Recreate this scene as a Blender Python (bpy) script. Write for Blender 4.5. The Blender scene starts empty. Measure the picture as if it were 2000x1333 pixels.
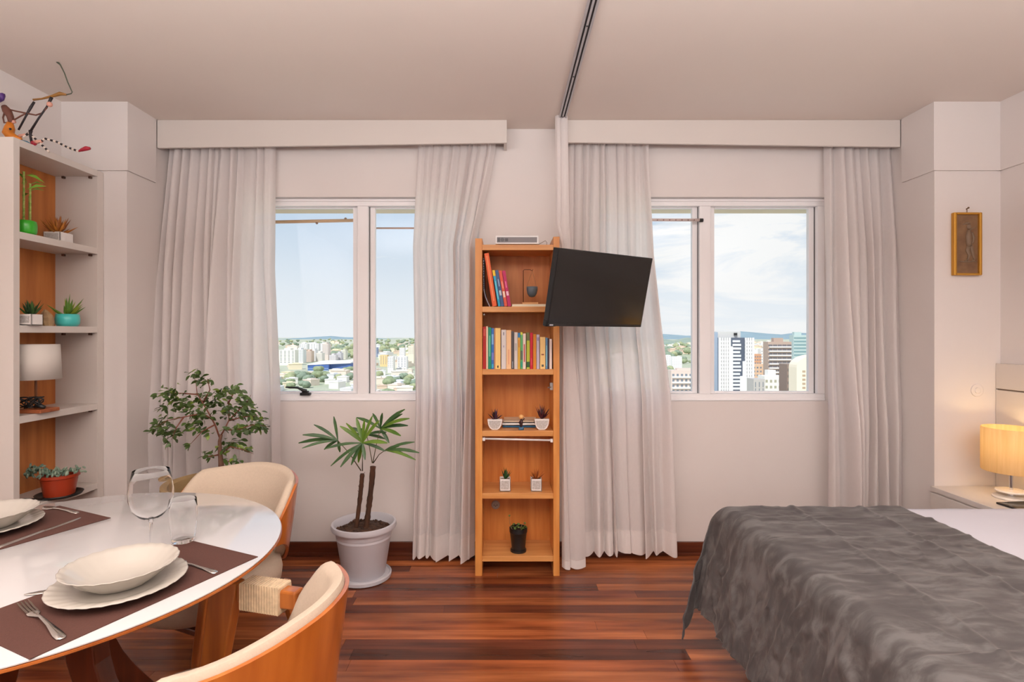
import bpy, bmesh, math, random
from mathutils import Vector, Matrix, Euler, noise
random.seed(7)
C = bpy.context.scene.collection
SC = bpy.context.scene
PI = math.pi

# ------------------------------------------------------------------ camera, sky, sun, large lights, exposure
F, CX, CY, CZ = 1050.0, 986.0, 654.0, 1.36      # focal length and principal point for a 2000x1333 frame, eye height
cam_d = bpy.data.cameras.new('camera'); cam = bpy.data.objects.new('camera', cam_d); C.objects.link(cam)
cam.location = (0, 0, CZ); cam.rotation_euler = (PI/2, 0, 0)
cam_d.sensor_width = 36; cam_d.lens = F/2000*36
cam_d.shift_x = (1000-CX)/2000; cam_d.shift_y = -(666.5-CY)/2000
cam_d.clip_start = .05; cam_d.clip_end = 30000
SC.camera = cam
SC.view_settings.view_transform = 'Standard'; SC.view_settings.look = 'None'
SC.view_settings.gamma = 1; SC.view_settings.use_curve_mapping = False
SC.view_settings.exposure = -0.07

def lin(c):
    return tuple((x/255/12.92 if x/255 <= .04045 else ((x/255+.055)/1.055)**2.4) for x in c)+(1,)

W = bpy.data.worlds.new('sky'); SC.world = W; W.use_nodes = True
nt = W.node_tree; nt.nodes.clear()
def N(t, **k):
    n = nt.nodes.new(t)
    for a, b in k.items(): setattr(n, a, b)
    return n
tc = N('ShaderNodeTexCoord'); sep = N('ShaderNodeSeparateXYZ'); nt.links.new(tc.outputs['Generated'], sep.inputs[0])
rmp = N('ShaderNodeValToRGB'); e = rmp.color_ramp.elements
e[0].position = 0; e[0].color = lin((242, 246, 250)); e[1].position = 1; e[1].color = lin((70, 120, 190))
x = e.new(.07); x.color = lin((234, 241, 248)); x = e.new(.20); x.color = lin((202, 220, 239)); x = e.new(.45); x.color = lin((150, 188, 226))
nt.links.new(sep.outputs['Z'], rmp.inputs[0])
mp = N('ShaderNodeMapping'); mp.inputs['Scale'].default_value = (3.4, 3.4, 17); mp.inputs['Location'].default_value = (1.7, .3, 2.2)
nt.links.new(tc.outputs['Generated'], mp.inputs[0])
nz = N('ShaderNodeTexNoise'); nz.inputs['Scale'].default_value = 1.0; nz.inputs['Detail'].default_value = 7; nz.inputs['Roughness'].default_value = .6
nz.inputs['Distortion'].default_value = .6
nt.links.new(mp.outputs[0], nz.inputs['Vector'])
# the cloud bank thickens towards the east (+x)
bank = N('ShaderNodeMapRange'); bank.inputs['From Min'].default_value = -.25; bank.inputs['From Max'].default_value = .35
bank.inputs['To Min'].default_value = -.2; bank.inputs['To Max'].default_value = .06
nt.links.new(sep.outputs['X'], bank.inputs['Value'])
add = N('ShaderNodeMath', operation='ADD'); nt.links.new(nz.outputs['Fac'], add.inputs[0]); nt.links.new(bank.outputs[0], add.inputs[1])
cr = N('ShaderNodeValToRGB'); cr.color_ramp.elements[0].position = .45; cr.color_ramp.elements[1].position = .62
nt.links.new(add.outputs[0], cr.inputs[0])
mx = N('ShaderNodeMix', data_type='RGBA'); mx.inputs['B'].default_value = lin((252, 252, 252))
nt.links.new(cr.outputs[0], mx.inputs['Factor']); nt.links.new(rmp.outputs[0], mx.inputs['A'])
bg = N('ShaderNodeBackground'); bg.inputs['Strength'].default_value = 1.03
nt.links.new(mx.outputs['Result'], bg.inputs[0]); wo = N('ShaderNodeOutputWorld'); nt.links.new(bg.outputs[0], wo.inputs[0])

sun_d = bpy.data.lights.new('sun', 'SUN'); sun_d.energy = 4.0; sun_d.angle = .009; sun_d.color = (1, .96, .9)
sun = bpy.data.objects.new('sun', sun_d); C.objects.link(sun); sun.rotation_euler = Euler((math.radians(42), 0, math.radians(-28)))
def area(name, loc, rot, sx, sy, power, col):
    d = bpy.data.lights.new(name, 'AREA'); d.shape = 'RECTANGLE'; d.size = sx; d.size_y = sy; d.energy = power; d.color = col
    o = bpy.data.objects.new(name, d); C.objects.link(o); o.location = loc; o.rotation_euler = rot
    return o
area('rear_fill', (.5, -3.7, 1.75), (math.radians(95), 0, 0), 4.0, 1.3, 30, (1, .99, 1))  # added fill light behind the camera, no fixture belongs to it
area('upward_fill', (.1, -.35, 1.9), (PI, 0, 0), 4.0, 2.2, 275, (1, .99, 1))  # added upward fill to brighten the ceiling, no lamp hangs here
area('overhead_fill', (.1, .1, 2.58), (0, 0, 0), 1.6, 1.2, 4, (1, .99, 1))  # added weak fill from overhead, out of view and without a fitting

# ------------------------------------------------------------------ helpers
def P(px, py, d):                       # a point at depth d seen at photograph pixel (px, py)
    return Vector(((px-CX)*d/F, d, CZ-(py-CY)*d/F))
MATS = {}
def mat(name, col, rough=.5, spec=.5, metal=0, var=0, vscale=8, stretch=(1, 1, 1), bump=0, bscale=60, col2=None, sheen=0, trans=0, coat=0, rand=0, coords='Object', detail=4, open_weave=0):
    if name in MATS: return MATS[name]
    m = bpy.data.materials.new(name); m.use_nodes = True; t = m.node_tree; b = t.nodes['Principled BSDF']
    c = lin(col); b.inputs['Base Color'].default_value = c
    b.inputs['Roughness'].default_value = rough; b.inputs['Specular IOR Level'].default_value = spec; b.inputs['Metallic'].default_value = metal
    if sheen: b.inputs['Sheen Weight'].default_value = sheen; b.inputs['Sheen Roughness'].default_value = .4
    if coat: b.inputs['Coat Weight'].default_value = coat; b.inputs['Coat Roughness'].default_value = .08
    tcn = t.nodes.new('ShaderNodeTexCoord')
    src = t.nodes.new('ShaderNodeNewGeometry').outputs['Position'] if coords == 'World' else tcn.outputs[coords]
    if var or col2:
        mpn = t.nodes.new('ShaderNodeMapping'); mpn.inputs['Scale'].default_value = stretch; t.links.new(src, mpn.inputs[0])
        n = t.nodes.new('ShaderNodeTexNoise'); n.inputs['Scale'].default_value = vscale; n.inputs['Detail'].default_value = detail; t.links.new(mpn.outputs[0], n.inputs['Vector'])
        r = t.nodes.new('ShaderNodeValToRGB'); r.color_ramp.elements[0].position = .32; r.color_ramp.elements[1].position = .68
        c2 = lin(col2) if col2 else tuple(v*(1-var) for v in c[:3])+(1,)
        r.color_ramp.elements[0].color = c2; r.color_ramp.elements[1].color = c
        t.links.new(n.outputs['Fac'], r.inputs[0]); out = r.outputs[0]
        if rand:
            oi = t.nodes.new('ShaderNodeObjectInfo'); h = t.nodes.new('ShaderNodeHueSaturation')
            mr = t.nodes.new('ShaderNodeMapRange'); mr.inputs['To Min'].default_value = 1-rand; mr.inputs['To Max'].default_value = 1+rand
            t.links.new(oi.outputs['Random'], mr.inputs['Value']); t.links.new(mr.outputs[0], h.inputs['Value']); t.links.new(out, h.inputs['Color']); out = h.outputs[0]
        t.links.new(out, b.inputs['Base Color'])
    if bump:
        mpb = t.nodes.new('ShaderNodeMapping'); mpb.inputs['Scale'].default_value = stretch; t.links.new(src, mpb.inputs[0])
        nb = t.nodes.new('ShaderNodeTexNoise'); nb.inputs['Scale'].default_value = bscale; nb.inputs['Detail'].default_value = 3; t.links.new(mpb.outputs[0], nb.inputs['Vector'])
        bp = t.nodes.new('ShaderNodeBump'); bp.inputs['Strength'].default_value = bump; bp.inputs['Distance'].default_value = .004
        t.links.new(nb.outputs['Fac'], bp.inputs['Height']); t.links.new(bp.outputs[0], b.inputs['Normal'])
    if trans:                               # thin cloth that lets light through
        o = t.nodes['Material Output']; tr = t.nodes.new('ShaderNodeBsdfTranslucent'); tr.inputs[0].default_value = c
        mm = t.nodes.new('ShaderNodeMixShader'); mm.inputs[0].default_value = trans
        t.links.new(b.outputs[0], mm.inputs[1]); t.links.new(tr.outputs[0], mm.inputs[2]); fin = mm.outputs[0]
        if open_weave:                      # the gaps between the threads
            tp = t.nodes.new('ShaderNodeBsdfTransparent'); m2 = t.nodes.new('ShaderNodeMixShader'); m2.inputs[0].default_value = open_weave
            t.links.new(fin, m2.inputs[1]); t.links.new(tp.outputs[0], m2.inputs[2]); fin = m2.outputs[0]
        t.links.new(fin, o.inputs[0])
    MATS[name] = m; return m
def glass(name, tint=(255, 255, 255), base=.04, edge=.6):
    if name in MATS: return MATS[name]
    m = bpy.data.materials.new(name); m.use_nodes = True; t = m.node_tree; t.nodes.clear()
    o = t.nodes.new('ShaderNodeOutputMaterial'); tr = t.nodes.new('ShaderNodeBsdfTransparent'); tr.inputs[0].default_value = lin(tint)
    gl = t.nodes.new('ShaderNodeBsdfGlossy'); gl.inputs['Roughness'].default_value = .02
    lw = t.nodes.new('ShaderNodeLayerWeight'); lw.inputs[0].default_value = .5
    mr = t.nodes.new('ShaderNodeMapRange'); mr.inputs['From Min'].default_value = .0; mr.inputs['To Min'].default_value = base; mr.inputs['To Max'].default_value = edge
    pw = t.nodes.new('ShaderNodeMath'); pw.operation = 'POWER'; pw.inputs[1].default_value = 4.5
    t.links.new(lw.outputs['Facing'], pw.inputs[0]); t.links.new(pw.outputs[0], mr.inputs['Value'])
    mm = t.nodes.new('ShaderNodeMixShader'); t.links.new(mr.outputs[0], mm.inputs[0]); t.links.new(tr.outputs[0], mm.inputs[1]); t.links.new(gl.outputs[0], mm.inputs[2])
    t.links.new(mm.outputs[0], o.inputs[0]); MATS[name] = m; return m

def real_glass(name):
    m = bpy.data.materials.new(name); m.use_nodes = True; b = m.node_tree.nodes['Principled BSDF']
    b.inputs['Transmission Weight'].default_value = 1; b.inputs['Roughness'].default_value = 0; b.inputs['IOR'].default_value = 1.2; b.inputs['Base Color'].default_value = (1, 1, 1, 1)
    return m
INV = {}                                # object -> inverse of its thing's matrix (geometry is written in world coordinates)
class MB:
    def __init__(s): s.v = []; s.f = []
    def add(s, vs, fs):
        o = len(s.v); s.v += [tuple(v) for v in vs]; s.f += [tuple(i+o for i in f) for f in fs]; return s
    def box(s, x0, x1, y0, y1, z0, z1):
        v = [(x, y, z) for z in (z0, z1) for y in (y0, y1) for x in (x0, x1)]
        return s.add(v, [(0, 2, 3, 1), (4, 5, 7, 6), (0, 1, 5, 4), (2, 6, 7, 3), (0, 4, 6, 2), (1, 3, 7, 5)])
    def obox(s, m, x0, x1, y0, y1, z0, z1):
        t = MB().box(x0, x1, y0, y1, z0, z1); return s.add([m @ Vector(v) for v in t.v], t.f)
    def loft(s, secs, closed=True, caps=True):
        n = len(secs[0]); vs = [p for q in secs for p in q]; fs = []
        for i in range(len(secs)-1):
            for j in range(n if closed else n-1):
                k = (j+1) % n; fs.append((i*n+j, i*n+k, (i+1)*n+k, (i+1)*n+j))
        if caps and closed:
            fs.append(tuple(range(n))[::-1]); fs.append(tuple(range((len(secs)-1)*n, len(secs)*n)))
        return s.add(vs, fs)
    def tube(s, pts, r, n=8):
        pts = [Vector(p) for p in pts]; secs = []
        rs = r if isinstance(r, (list, tuple)) else [r]*len(pts); up = None
        for i, p in enumerate(pts):
            d = (pts[min(i+1, len(pts)-1)]-pts[max(i-1, 0)]).normalized()
            if up is None: up = d.orthogonal().normalized()
            a = up - d*up.dot(d)
            up = a.normalized() if a.length > 1e-6 else d.orthogonal().normalized()
            w = d.cross(up); secs.append([p+(up*math.cos(2*PI*k/n)+w*math.sin(2*PI*k/n))*rs[i] for k in range(n)])
        return s.loft(secs)
    def lathe(s, prof, c=(0, 0, 0), n=32, sx=1, sy=1, caps=False):
        secs = [[(c[0]+r*math.cos(2*PI*k/n)*sx, c[1]+r*math.sin(2*PI*k/n)*sy, c[2]+z) for k in range(n)] for r, z in prof]
        return s.loft(secs, True, caps)
    def ball(s, c, rx, ry=None, rz=None, n=12, m=8, M=None):
        ry = ry or rx; rz = rz or rx; t = MB()
        t.lathe([(max(1e-4, math.sin(PI*i/m)), -math.cos(PI*i/m)) for i in range(m+1)], n=n)
        M = M or Matrix(); c = Vector(c)
        return s.add([c + M @ Vector((x*rx, y*ry, z*rz)) for x, y, z in t.v], t.f)
    def grid(s, fn, nu, nv):
        vs = [fn(i/nu, j/nv) for j in range(nv+1) for i in range(nu+1)]; w = nu+1
        return s.add(vs, [(j*w+i, j*w+i+1, (j+1)*w+i+1, (j+1)*w+i) for j in range(nv) for i in range(nu)])
    def build(s, name, m, parent=None, smooth=False, bev=0, seg=2, solid=0, subd=0, local=False, auto=None):
        inv = INV.get(parent.name) if parent and not local else None
        vs = [inv @ Vector(v) for v in s.v] if inv else s.v
        me = bpy.data.meshes.new(name); me.from_pydata([tuple(v) for v in vs], [], s.f); me.update()
        bm = bmesh.new(); bm.from_mesh(me); bmesh.ops.recalc_face_normals(bm, faces=bm.faces); bm.to_mesh(me); bm.free()
        if smooth: me.polygons.foreach_set('use_smooth', [True]*len(me.polygons))
        if auto is not None: me.set_sharp_from_angle(angle=math.radians(auto))
        me.materials.append(m); o = bpy.data.objects.new(name, me); C.objects.link(o)
        if parent: o.parent = parent; INV[o.name] = INV.get(parent.name)
        if solid: q = o.modifiers.new('s', 'SOLIDIFY'); q.thickness = solid; q.offset = 0
        if bev: q = o.modifiers.new('b', 'BEVEL'); q.width = bev; q.segments = seg; q.limit_method = 'ANGLE'
        if subd: q = o.modifiers.new('d', 'SUBSURF'); q.levels = subd; q.render_levels = subd
        return o
def tag(o, label, cat, group=None, kind=None):
    o['label'] = label; o['category'] = cat
    if group: o['group'] = group
    if kind: o['kind'] = kind
    return o
def thing(name, label, cat, loc=(0, 0, 0), rot=(0, 0, 0), group=None, kind=None):
    o = bpy.data.objects.new(name, None); C.objects.link(o); o.location = loc; o.rotation_euler = rot; o.empty_display_size = .05
    INV[o.name] = (Matrix.Translation(Vector(loc)) @ Euler(rot).to_matrix().to_4x4()).inverted()
    return tag(o, label, cat, group, kind)
def struct(name, mb, m, parent=None, **k):
    o = mb.build(name, m, parent, **k)
    if not parent: o['kind'] = 'structure'
    return o
def copy_tree(o, parent=None):
    c = o.copy(); C.objects.link(c)
    if parent: c.parent = parent
    for ch in list(o.children): copy_tree(ch, c)
    return c
def wood(name, c1, c2, axis='z', rough=.35, scale=1.0, rand=0, coords='Object', coat=0, bump=.05):
    st = {'x': (1.2, 14, 14), 'y': (14, 1.2, 14), 'z': (14, 14, 1.2)}[axis]
    return mat(name, c1, rough, .5, col2=c2, stretch=st, vscale=2.2*scale, rand=rand, coords=coords, coat=coat, bump=bump, bscale=6, detail=6)

# ------------------------------------------------------------------ the room
D = 3.323; CEIL = 2.632; XL, XR = -2.432, 2.715; PD = 2.945; YB = -4.5; PY = 3.18
PLX, PRX = -2.07, 2.353                  # inner edges of the two corner pillars
M_wall = mat('wall_paint', (228, 220, 216), .6, .3, var=.02, vscale=3, bump=.03, bscale=90)
M_ceil = mat('ceiling_paint', (229, 217, 208), .7, .2, var=.02, vscale=2)
M_white = mat('white_lacquer', (216, 207, 200), .4, .4)
W1 = (-1.68, -.16); W2 = (.52, 2.005); WZ0, WZ1 = .947, 2.212; WO = 3.52
b = MB(); xs = [XL-.1, W1[0], W1[1], W2[0], W2[1], XR+.1]
for i in range(5):
    if i in (1, 3):
        b.box(xs[i], xs[i+1], D, WO, -.1, WZ0); b.box(xs[i], xs[i+1], D, WO, WZ1, CEIL+.1)
    else: b.box(xs[i], xs[i+1], D, WO, -.1, CEIL+.1)
struct('wall_back', b, M_wall)
FZ = 2.2575                              # underside of the projecting frieze that runs round the side walls
b = MB().box(XL-.12, XL, YB, D, -.1, CEIL+.1).box(XL, PLX, PD, D, -.02, CEIL).box(XL, XL+.012, YB, PD, FZ, CEIL).box(XL, PLX+.012, PD-.012, PD, FZ, CEIL).box(PLX, PLX+.012, PD, PY-.005, FZ, CEIL)
struct('wall_left', b, M_wall)
b = MB().box(XR, XR+.12, YB, D, -.1, CEIL+.1).box(PRX, XR, PD, D, -.02, CEIL).box(XR-.012, XR, YB, PD, FZ, CEIL).box(PRX-.012, XR, PD-.012, PD, FZ, CEIL).box(PRX-.012, PRX, PD, PY-.005, FZ, CEIL)
struct('wall_right', b, M_wall)
struct('wall_front', MB().box(XL-.12, XR+.12, YB-.1, YB, -.1, CEIL+.1), M_wall)
struct('ceiling', MB().box(XL-.12, XR+.12, YB-.1, WO, CEIL, CEIL+.12), M_ceil)
struct('trim_1', MB().box(XL, XR, WO-.06, WO+.05, 2.165, 2.30), mat('lintel_plaster', (226, 212, 184), .8))['label'] = 'beige outside lintel above both windows'

# floor: a slab, and every plank near the window a piece of its own
M_slab = wood('floor_slab_wood', (96, 42, 22), (58, 24, 14), 'x', .3, coords='World')
floor = struct('floor', MB().box(XL, XR, YB, D, -.06, -.006), M_slab)
def plank_mat(i, c1, c2):
    m = mat('plank_%d' % i, c1, .24, .55, col2=c2, stretch=(1.1, 13, 13), vscale=1.6, rand=.25, coords='World', bump=.04, bscale=5, detail=7)
    return m
PM = [plank_mat(0, (174, 96, 54), (106, 52, 30)), plank_mat(1, (134, 70, 44), (84, 42, 28)), plank_mat(2, (196, 116, 68), (126, 64, 36)), plank_mat(3, (112, 60, 42), (72, 38, 28)), plank_mat(4, (168, 90, 50), (104, 50, 30))]
rp = random.Random(11); y = D-.012-.076; row = 0
while y > .78:
    x = XL+.002-rp.random()*1.6
    while x < XR:
        L = rp.choice([1.4, 1.9, 2.4, 3.0])*rp.uniform(.9, 1.1)
        x0, x1 = max(x, XL+.002), min(x+L, XR-.002)
        if x1-x0 > .05:
            o = MB().box(x0, x1-.0012, y, y+.0749, -.006, 0).build('plank', PM[(rp.choices(range(5), [4, 1, 4, 1, 3]) if (row+(rp.random() < .2)) % 2 else rp.choices(range(5), [2, 4, 1, 3, 3]))[0]], floor)
        x += L
    y -= .076; row += 1
M_base = wood('baseboard_wood', (112, 56, 34), (74, 34, 22), 'x', .3, coords='World')
b = MB().box(PLX, PRX, D-.016, D, 0, .082).box(PLX, PRX, D-.022, D, 0, .018)
struct('baseboard_back', b, M_base, bev=.003)
struct('baseboard_left', MB().box(PLX, PLX+.016, PD, D-.022, 0, .082), M_base, bev=.003)
struct('baseboard_right', MB().box(PRX-.016, PRX, PD, D-.022, 0, .082).box(PRX-.016, XR, PD-.016, PD, 0, .082), M_base, bev=.003)

# ------------------------------------------------------------------ windows
M_frame = mat('white_aluminium', (244, 242, 243), .35, .5)
M_seal = mat('window_seal', (70, 70, 74), .6)
M_pane = glass('window_glass', (254, 255, 255), .02, .35)
M_blk = mat('black_plastic', (28, 28, 29), .4)
def window(n, x0, x1, mull, label):
    fy0, fy1 = D+.045, D+.125; t = .045
    b = MB().box(x0, x1, fy0, fy1, WZ1-t, WZ1).box(x0, x1, fy0, fy1, WZ0, WZ0+.042).box(x0, x0+t, fy0, fy1, WZ0+.0422, WZ1-t-.0002).box(x1-t, x1, fy0, fy1, WZ0+.0422, WZ1-t-.0002)
    b.box(x0+.002, x1-.002, fy0-.008, fy0-.0005, WZ1-.018, WZ1-.001).box(x0+.002, x1-.002, fy0-.008, fy0-.0005, WZ0+.001, WZ0+.016)
    w = struct('window_%d' % n, b, M_frame, bev=.002); w['label'] = label
    MB().box(mull-.034, mull+.034, fy0+.004, fy1, WZ0+.042, WZ1-t).build('mullion', M_frame, w, bev=.002)
    for k, (a, c, dy) in enumerate(((x0+t, mull-.034, .035), (mull+.034, x1-t, .035))):
        s = .036; y0, y1 = fy0+dy, fy0+dy+.03; z0, z1 = WZ0+.042, WZ1-t
        b = MB().box(a, a+s, y0, y1, z0, z1).box(c-s, c, y0, y1, z0, z1).box(a+s, c-s, y0, y1, z0, z0+.012).box(a+s, c-s, y0, y1, z1-.008, z1)
        f = b.build('sash', M_frame, w, bev=.002)
        MB().box(a+s, c-s, y0+.013, y0+.017, z0+.012, z1-.008).build('pane', M_pane, f)
        g = MB()
        for xx in ((a, a+.004), (c-.004, c)): g.box(xx[0], xx[1], y0-.004, y0, z0, z1)
        g.build('seal', M_seal, f)
    return w
w1 = window(1, W1[0], W1[1], (711-CX)*3.40/F, 'left window: white aluminium frame with a city view')
w2 = window(2, W2[0], W2[1], (1374-CX)*3.40/F, 'right window: white aluminium frame with towers outside')
hp = P(606, 771, D+.03)
b = MB().box(hp.x-.062, hp.x, D+.02, D+.05, WZ0+.034, WZ0+.05).box(hp.x-.05, hp.x-.012, D+.02, D+.045, WZ0+.05, WZ0+.062)
b.tube([(hp.x-.02, D+.025, WZ0+.062), (hp.x-.045, D+.022, WZ0+.068), (hp.x-.075, D+.02, WZ0+.082), (hp.x-.15, D+.02, WZ0+.086)], [.01, .01, .007, .005])
b.build('handle', M_blk, w1, bev=.002)
M_pole = wood('pole_wood', (206, 164, 124), (184, 140, 100), 'x')
def rod(name, label, p0, p1, r, m, knobs=(), kr=.012, group=None):
    o = thing(name, label, 'rod', p0)
    MB().tube([p0, p1], r, 10).build('pole', m, o, smooth=True)
    for t, dz in knobs:
        q = Vector(p0).lerp(Vector(p1), t); MB().ball(q+Vector((0, 0, dz)), kr).build('knob', mat('rod_knob', (120, 84, 66), .5), o, smooth=True)
    return o
rod('wooden_rod', 'pale thick wooden rod with two knobs, outside across the left window sash', (W1[0]-.05, 3.62, P(0, 435, 3.62).z), (P(706, 430.5, 3.62).x, 3.62, P(0, 430.5, 3.62).z), .0115, M_pole, ((.607, -.012), (.86, .012)), .009)
rod('thin_rod', 'thin brown rod outside the right sash of the left window', (P(716, 446, 3.62).x, 3.62, P(0, 446, 3.62).z), (W1[1]+.05, 3.62, P(0, 446, 3.62).z), .006, mat('thin_rod_wood', (172, 124, 100), .5))
o = rod('tension_rod', 'pinkish dotted tension rod with black end cap, on the right window', (W2[0]+.001, D+.03, P(0, 429.5, D+.03).z), (P(1366, 430, D+.03).x, D+.03, P(0, 430, D+.03).z), .009, mat('tension_rod_plastic', (222, 204, 198), .5))
q = P(1371, 430.5, D+.03); MB().tube([q-Vector((.016, 0, 0)), q+Vector((.006, 0, 0))], .0115, 10).build('end_cap', M_blk, o)
for k in range(7): MB().tube([P(1283+k*12, 430, D+.0205), P(1285+k*12, 430, D+.0205)], .0035, 6).build('hole', mat('rod_hole', (150, 110, 110), .6), o)

# ------------------------------------------------------------------ pelmets, ceiling rail, curtains
def pelmet(label, x0, x1, z0a, z0b, ends):
    o = thing('curtain_pelmet', label, 'pelmet', (x0, PY, 2.47))
    b = MB(); zt = CEIL-.0005
    b.loft([[(x0, y, z0a if s == 0 else zt) for y, s in ((PY, 0), (PY, 1), (PY+.018, 1), (PY+.018, 0))], [(x1, y, z0b if s == 0 else zt) for y, s in ((PY, 0), (PY, 1), (PY+.018, 1), (PY+.018, 0))]])
    b.build('front_board', M_white, o, bev=.002)
    for xe, z in ends: MB().box(xe-.018, xe, PY+.018, D-.0005, z, CEIL-.0005).build('end_board', M_white, o)
    MB().box(x0+.03, x1-.03, 3.21, 3.26, CEIL-.03, CEIL-.0005).build('track', M_frame, o)
    return o
pelmet('white boxed pelmet above the left window', PLX+.013, .012, P(0, 289, PY).z, P(0, 279, PY).z, [(.012, P(0, 279, PY).z)])
pelmet('white boxed pelmet above the right window', .362, PRX-.013, P(0, 278, PY).z, P(0, 287, PY).z, [(.38, P(0, 278, PY).z)])
rail = thing('ceiling_rail', 'double aluminium curtain rail running along the ceiling', 'rail', (.335, 1, CEIL))
M_alu = mat('aluminium', (188, 184, 186), .35, .5, metal=.35); M_dark = mat('rail_slot', (52, 46, 48), .6)
for dx in (-.0175, 0, .0175): MB().box(.335+dx-.0045, .335+dx+.0045, -1.5, 3.25, CEIL-.014, CEIL-.0005).build('track', M_alu, rail)
for dx in (-.0088, .0088): MB().box(.335+dx-.004, .335+dx+.004, -1.5, 3.25, CEIL-.006, CEIL-.0005).build('slot', M_dark, rail)
for yy in (2.19, 2.62, 3.1): MB().lathe([(.0001, -.0165), (.0035, -.0165), (.0045, -.0135)], (.335, yy, CEIL), 10).build('screw', M_dark, rail)

M_cloth = mat('curtain_cloth', (246, 240, 238), .9, .1, var=.035, vscale=1, stretch=(90, 90, 40), bump=.05, bscale=6, trans=.42, open_weave=.08, coords='Object')
M_hem = mat('curtain_hem', (244, 237, 234), .9, .1, var=.03, vscale=1, stretch=(90, 90, 40), bump=.05, bscale=6, trans=.25, coords='Object')
def curtain(label, keys, y_of, n, seed, amp=.04, ztop=2.5, zbot=.04, hem=.135, wob=.012, nu=None, sag=.0):
    """keys: (z, x_left, x_right) from the top down; n rounded pleats of unequal width with tucked valleys between them"""
    r = random.Random(seed)
    wd = [r.uniform(.5, 1.6) for _ in range(n)]; s = sum(wd); ed = [0]
    for q in wd: ed.append(ed[-1]+q/s)
    ph = [(r.uniform(0, 6.28), r.uniform(.5, 1.6), r.uniform(-1, 1)) for _ in range(n+1)]
    am = [r.uniform(.4, 1.1) for _ in range(n)]; sk = [r.uniform(-.8, .8) for _ in range(n)]; bl = [r.uniform(0, 1) for _ in range(n)]
    ex = [r.uniform(.42, .95) for _ in range(n)]
    def xs(z):
        for (za, la, ra), (zb, lb, rb) in zip(keys, keys[1:]):
            if z >= zb or (zb, lb, rb) == keys[-1]:
                t = min(1, max(0, (za-z)/(za-zb))); return la+(lb-la)*t, ra+(rb-ra)*t
    def fn(u, v, off=0):
        z = ztop+(zbot-ztop)*v
        l, rr = xs(z)
        def edge(i):
            if i in (0, n): return ed[i]
            a, f, dr = ph[i]
            return ed[i]+(.28*math.sin(a+f*3.2*v)+.2*dr*v)/n*(.2+.8*min(1, v*3))
        E_ = [edge(i) for i in range(n+1)]
        k = max(0, min(n-1, int(u*n))); t = u*n-k
        x = E_[k]+(E_[k+1]-E_[k])*t
        tt = t+.16*math.sin(2*PI*t)*sk[k]; prof = max(0, math.sin(PI*tt))**ex[k] if 0 < t < 1 else 0
        gather = .5+.75*min(1, v*1.4)
        A = amp*am[k]*gather*(1+.25*math.sin(ph[k][0]*2+3*v))
        X = l+(rr-l)*x + sk[k]*A*.75*prof*(.35+.65*v) + wob*.3*math.sin(5*v+seed)
        X = l+(rr-l)*x if u <= 0 or u >= 1 else min(max(X, l-.003), rr+.003)
        rip = .003*math.sin(2*PI*(1.2+bl[k])*t+ph[k][0])*(.4+.6*v)*min(1, prof*2)
        Y = y_of(z)-A*prof-rip-off
        dz = 0
        if v > .98: dz = -.012*math.sin(PI*t)*r_(k)
        return Vector((X, Y, z+dz))
    def r_(k): return am[k]
    nu = n*14
    o = thing('curtain', label, 'curtain', ((keys[-1][1]+keys[-1][2])/2, y_of(zbot), zbot))
    H = ztop-zbot; vh = 1-hem/H if hem else 1
    MB().grid(lambda u, v: fn(u, v*vh), nu, 44).build('fabric', M_cloth, o, smooth=True)
    if hem:
        MB().grid(lambda u, v: fn(u, vh+(1-vh)*v, .0015), nu, 8).build('hem', M_hem, o, smooth=True)
    return o
kx = lambda px, d=3.215: (px-CX)*d/F
zy = lambda py, d=3.215: CZ-(py-CY)*d/F
yc = lambda z: 3.285-.055*min(1, max(0, (2.45-z)/1.2))
yf = lambda z: 3.285-.105*min(1, max(0, (2.45-z)/1.6))
c1 = curtain('gathered beige-white curtain left of the left window, behind the leafy tree', [(2.5, kx(317), kx(529)), (zy(530), kx(311), kx(534)), (zy(760), kx(307), kx(551)), (.04, kx(313), kx(557))], yf, 13, 3, .08, ztop=zy(281))
c2 = curtain('gathered beige-white curtain between the left window and the wooden bookcase', [(2.5, kx(813), kx(968)), (zy(340), kx(810), kx(957)), (zy(410), kx(807), kx(942)), (zy(460), kx(805), kx(931)), (zy(476), kx(804), kx(927)), (zy(600), kx(807), kx(927)), (zy(770), kx(811), kx(927)), (.05, kx(806), kx(927))], yc, 10, 5, .07, ztop=zy(270), zbot=.035)
c3 = curtain('narrow pale divider curtain hanging from the ceiling rail beside the bookcase', [(2.63, kx(1082, 3.2), kx(1106, 3.2)), (zy(455), kx(1084, 3.15), kx(1111, 3.15)), (zy(475), kx(1093, 3.15), kx(1113, 3.15)), (zy(700), kx(1098, 3.12), kx(1122, 3.12)), (zy(850), kx(1097, 3.1), kx(1139, 3.1)), (.02, kx(1098, 3.08), kx(1145, 3.08))], lambda z: 3.128-.03*(2.63-z)/2.6, 2, 8, .035, ztop=2.632, zbot=.022, hem=.05)
c4 = curtain('gathered beige-white curtain at the left of the right window, behind the television', [(2.5, kx(1112), kx(1271)), (zy(500), kx(1104), kx(1276)), (zy(640), kx(1106), kx(1288)), (zy(780), kx(1112), kx(1305)), (.07, kx(1120), kx(1317))], yc, 10, 21, .062, ztop=zy(274), zbot=.06)
c5 = curtain('gathered beige-white curtain right of the right window, behind the bed', [(2.5, kx(1622), kx(1757)), (zy(500), kx(1618), kx(1762)), (zy(780), kx(1612), kx(1772, 3.14)), (.05, kx(1610), kx(1776, 3.12))], yf, 7, 33, .1, ztop=zy(280))

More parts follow.
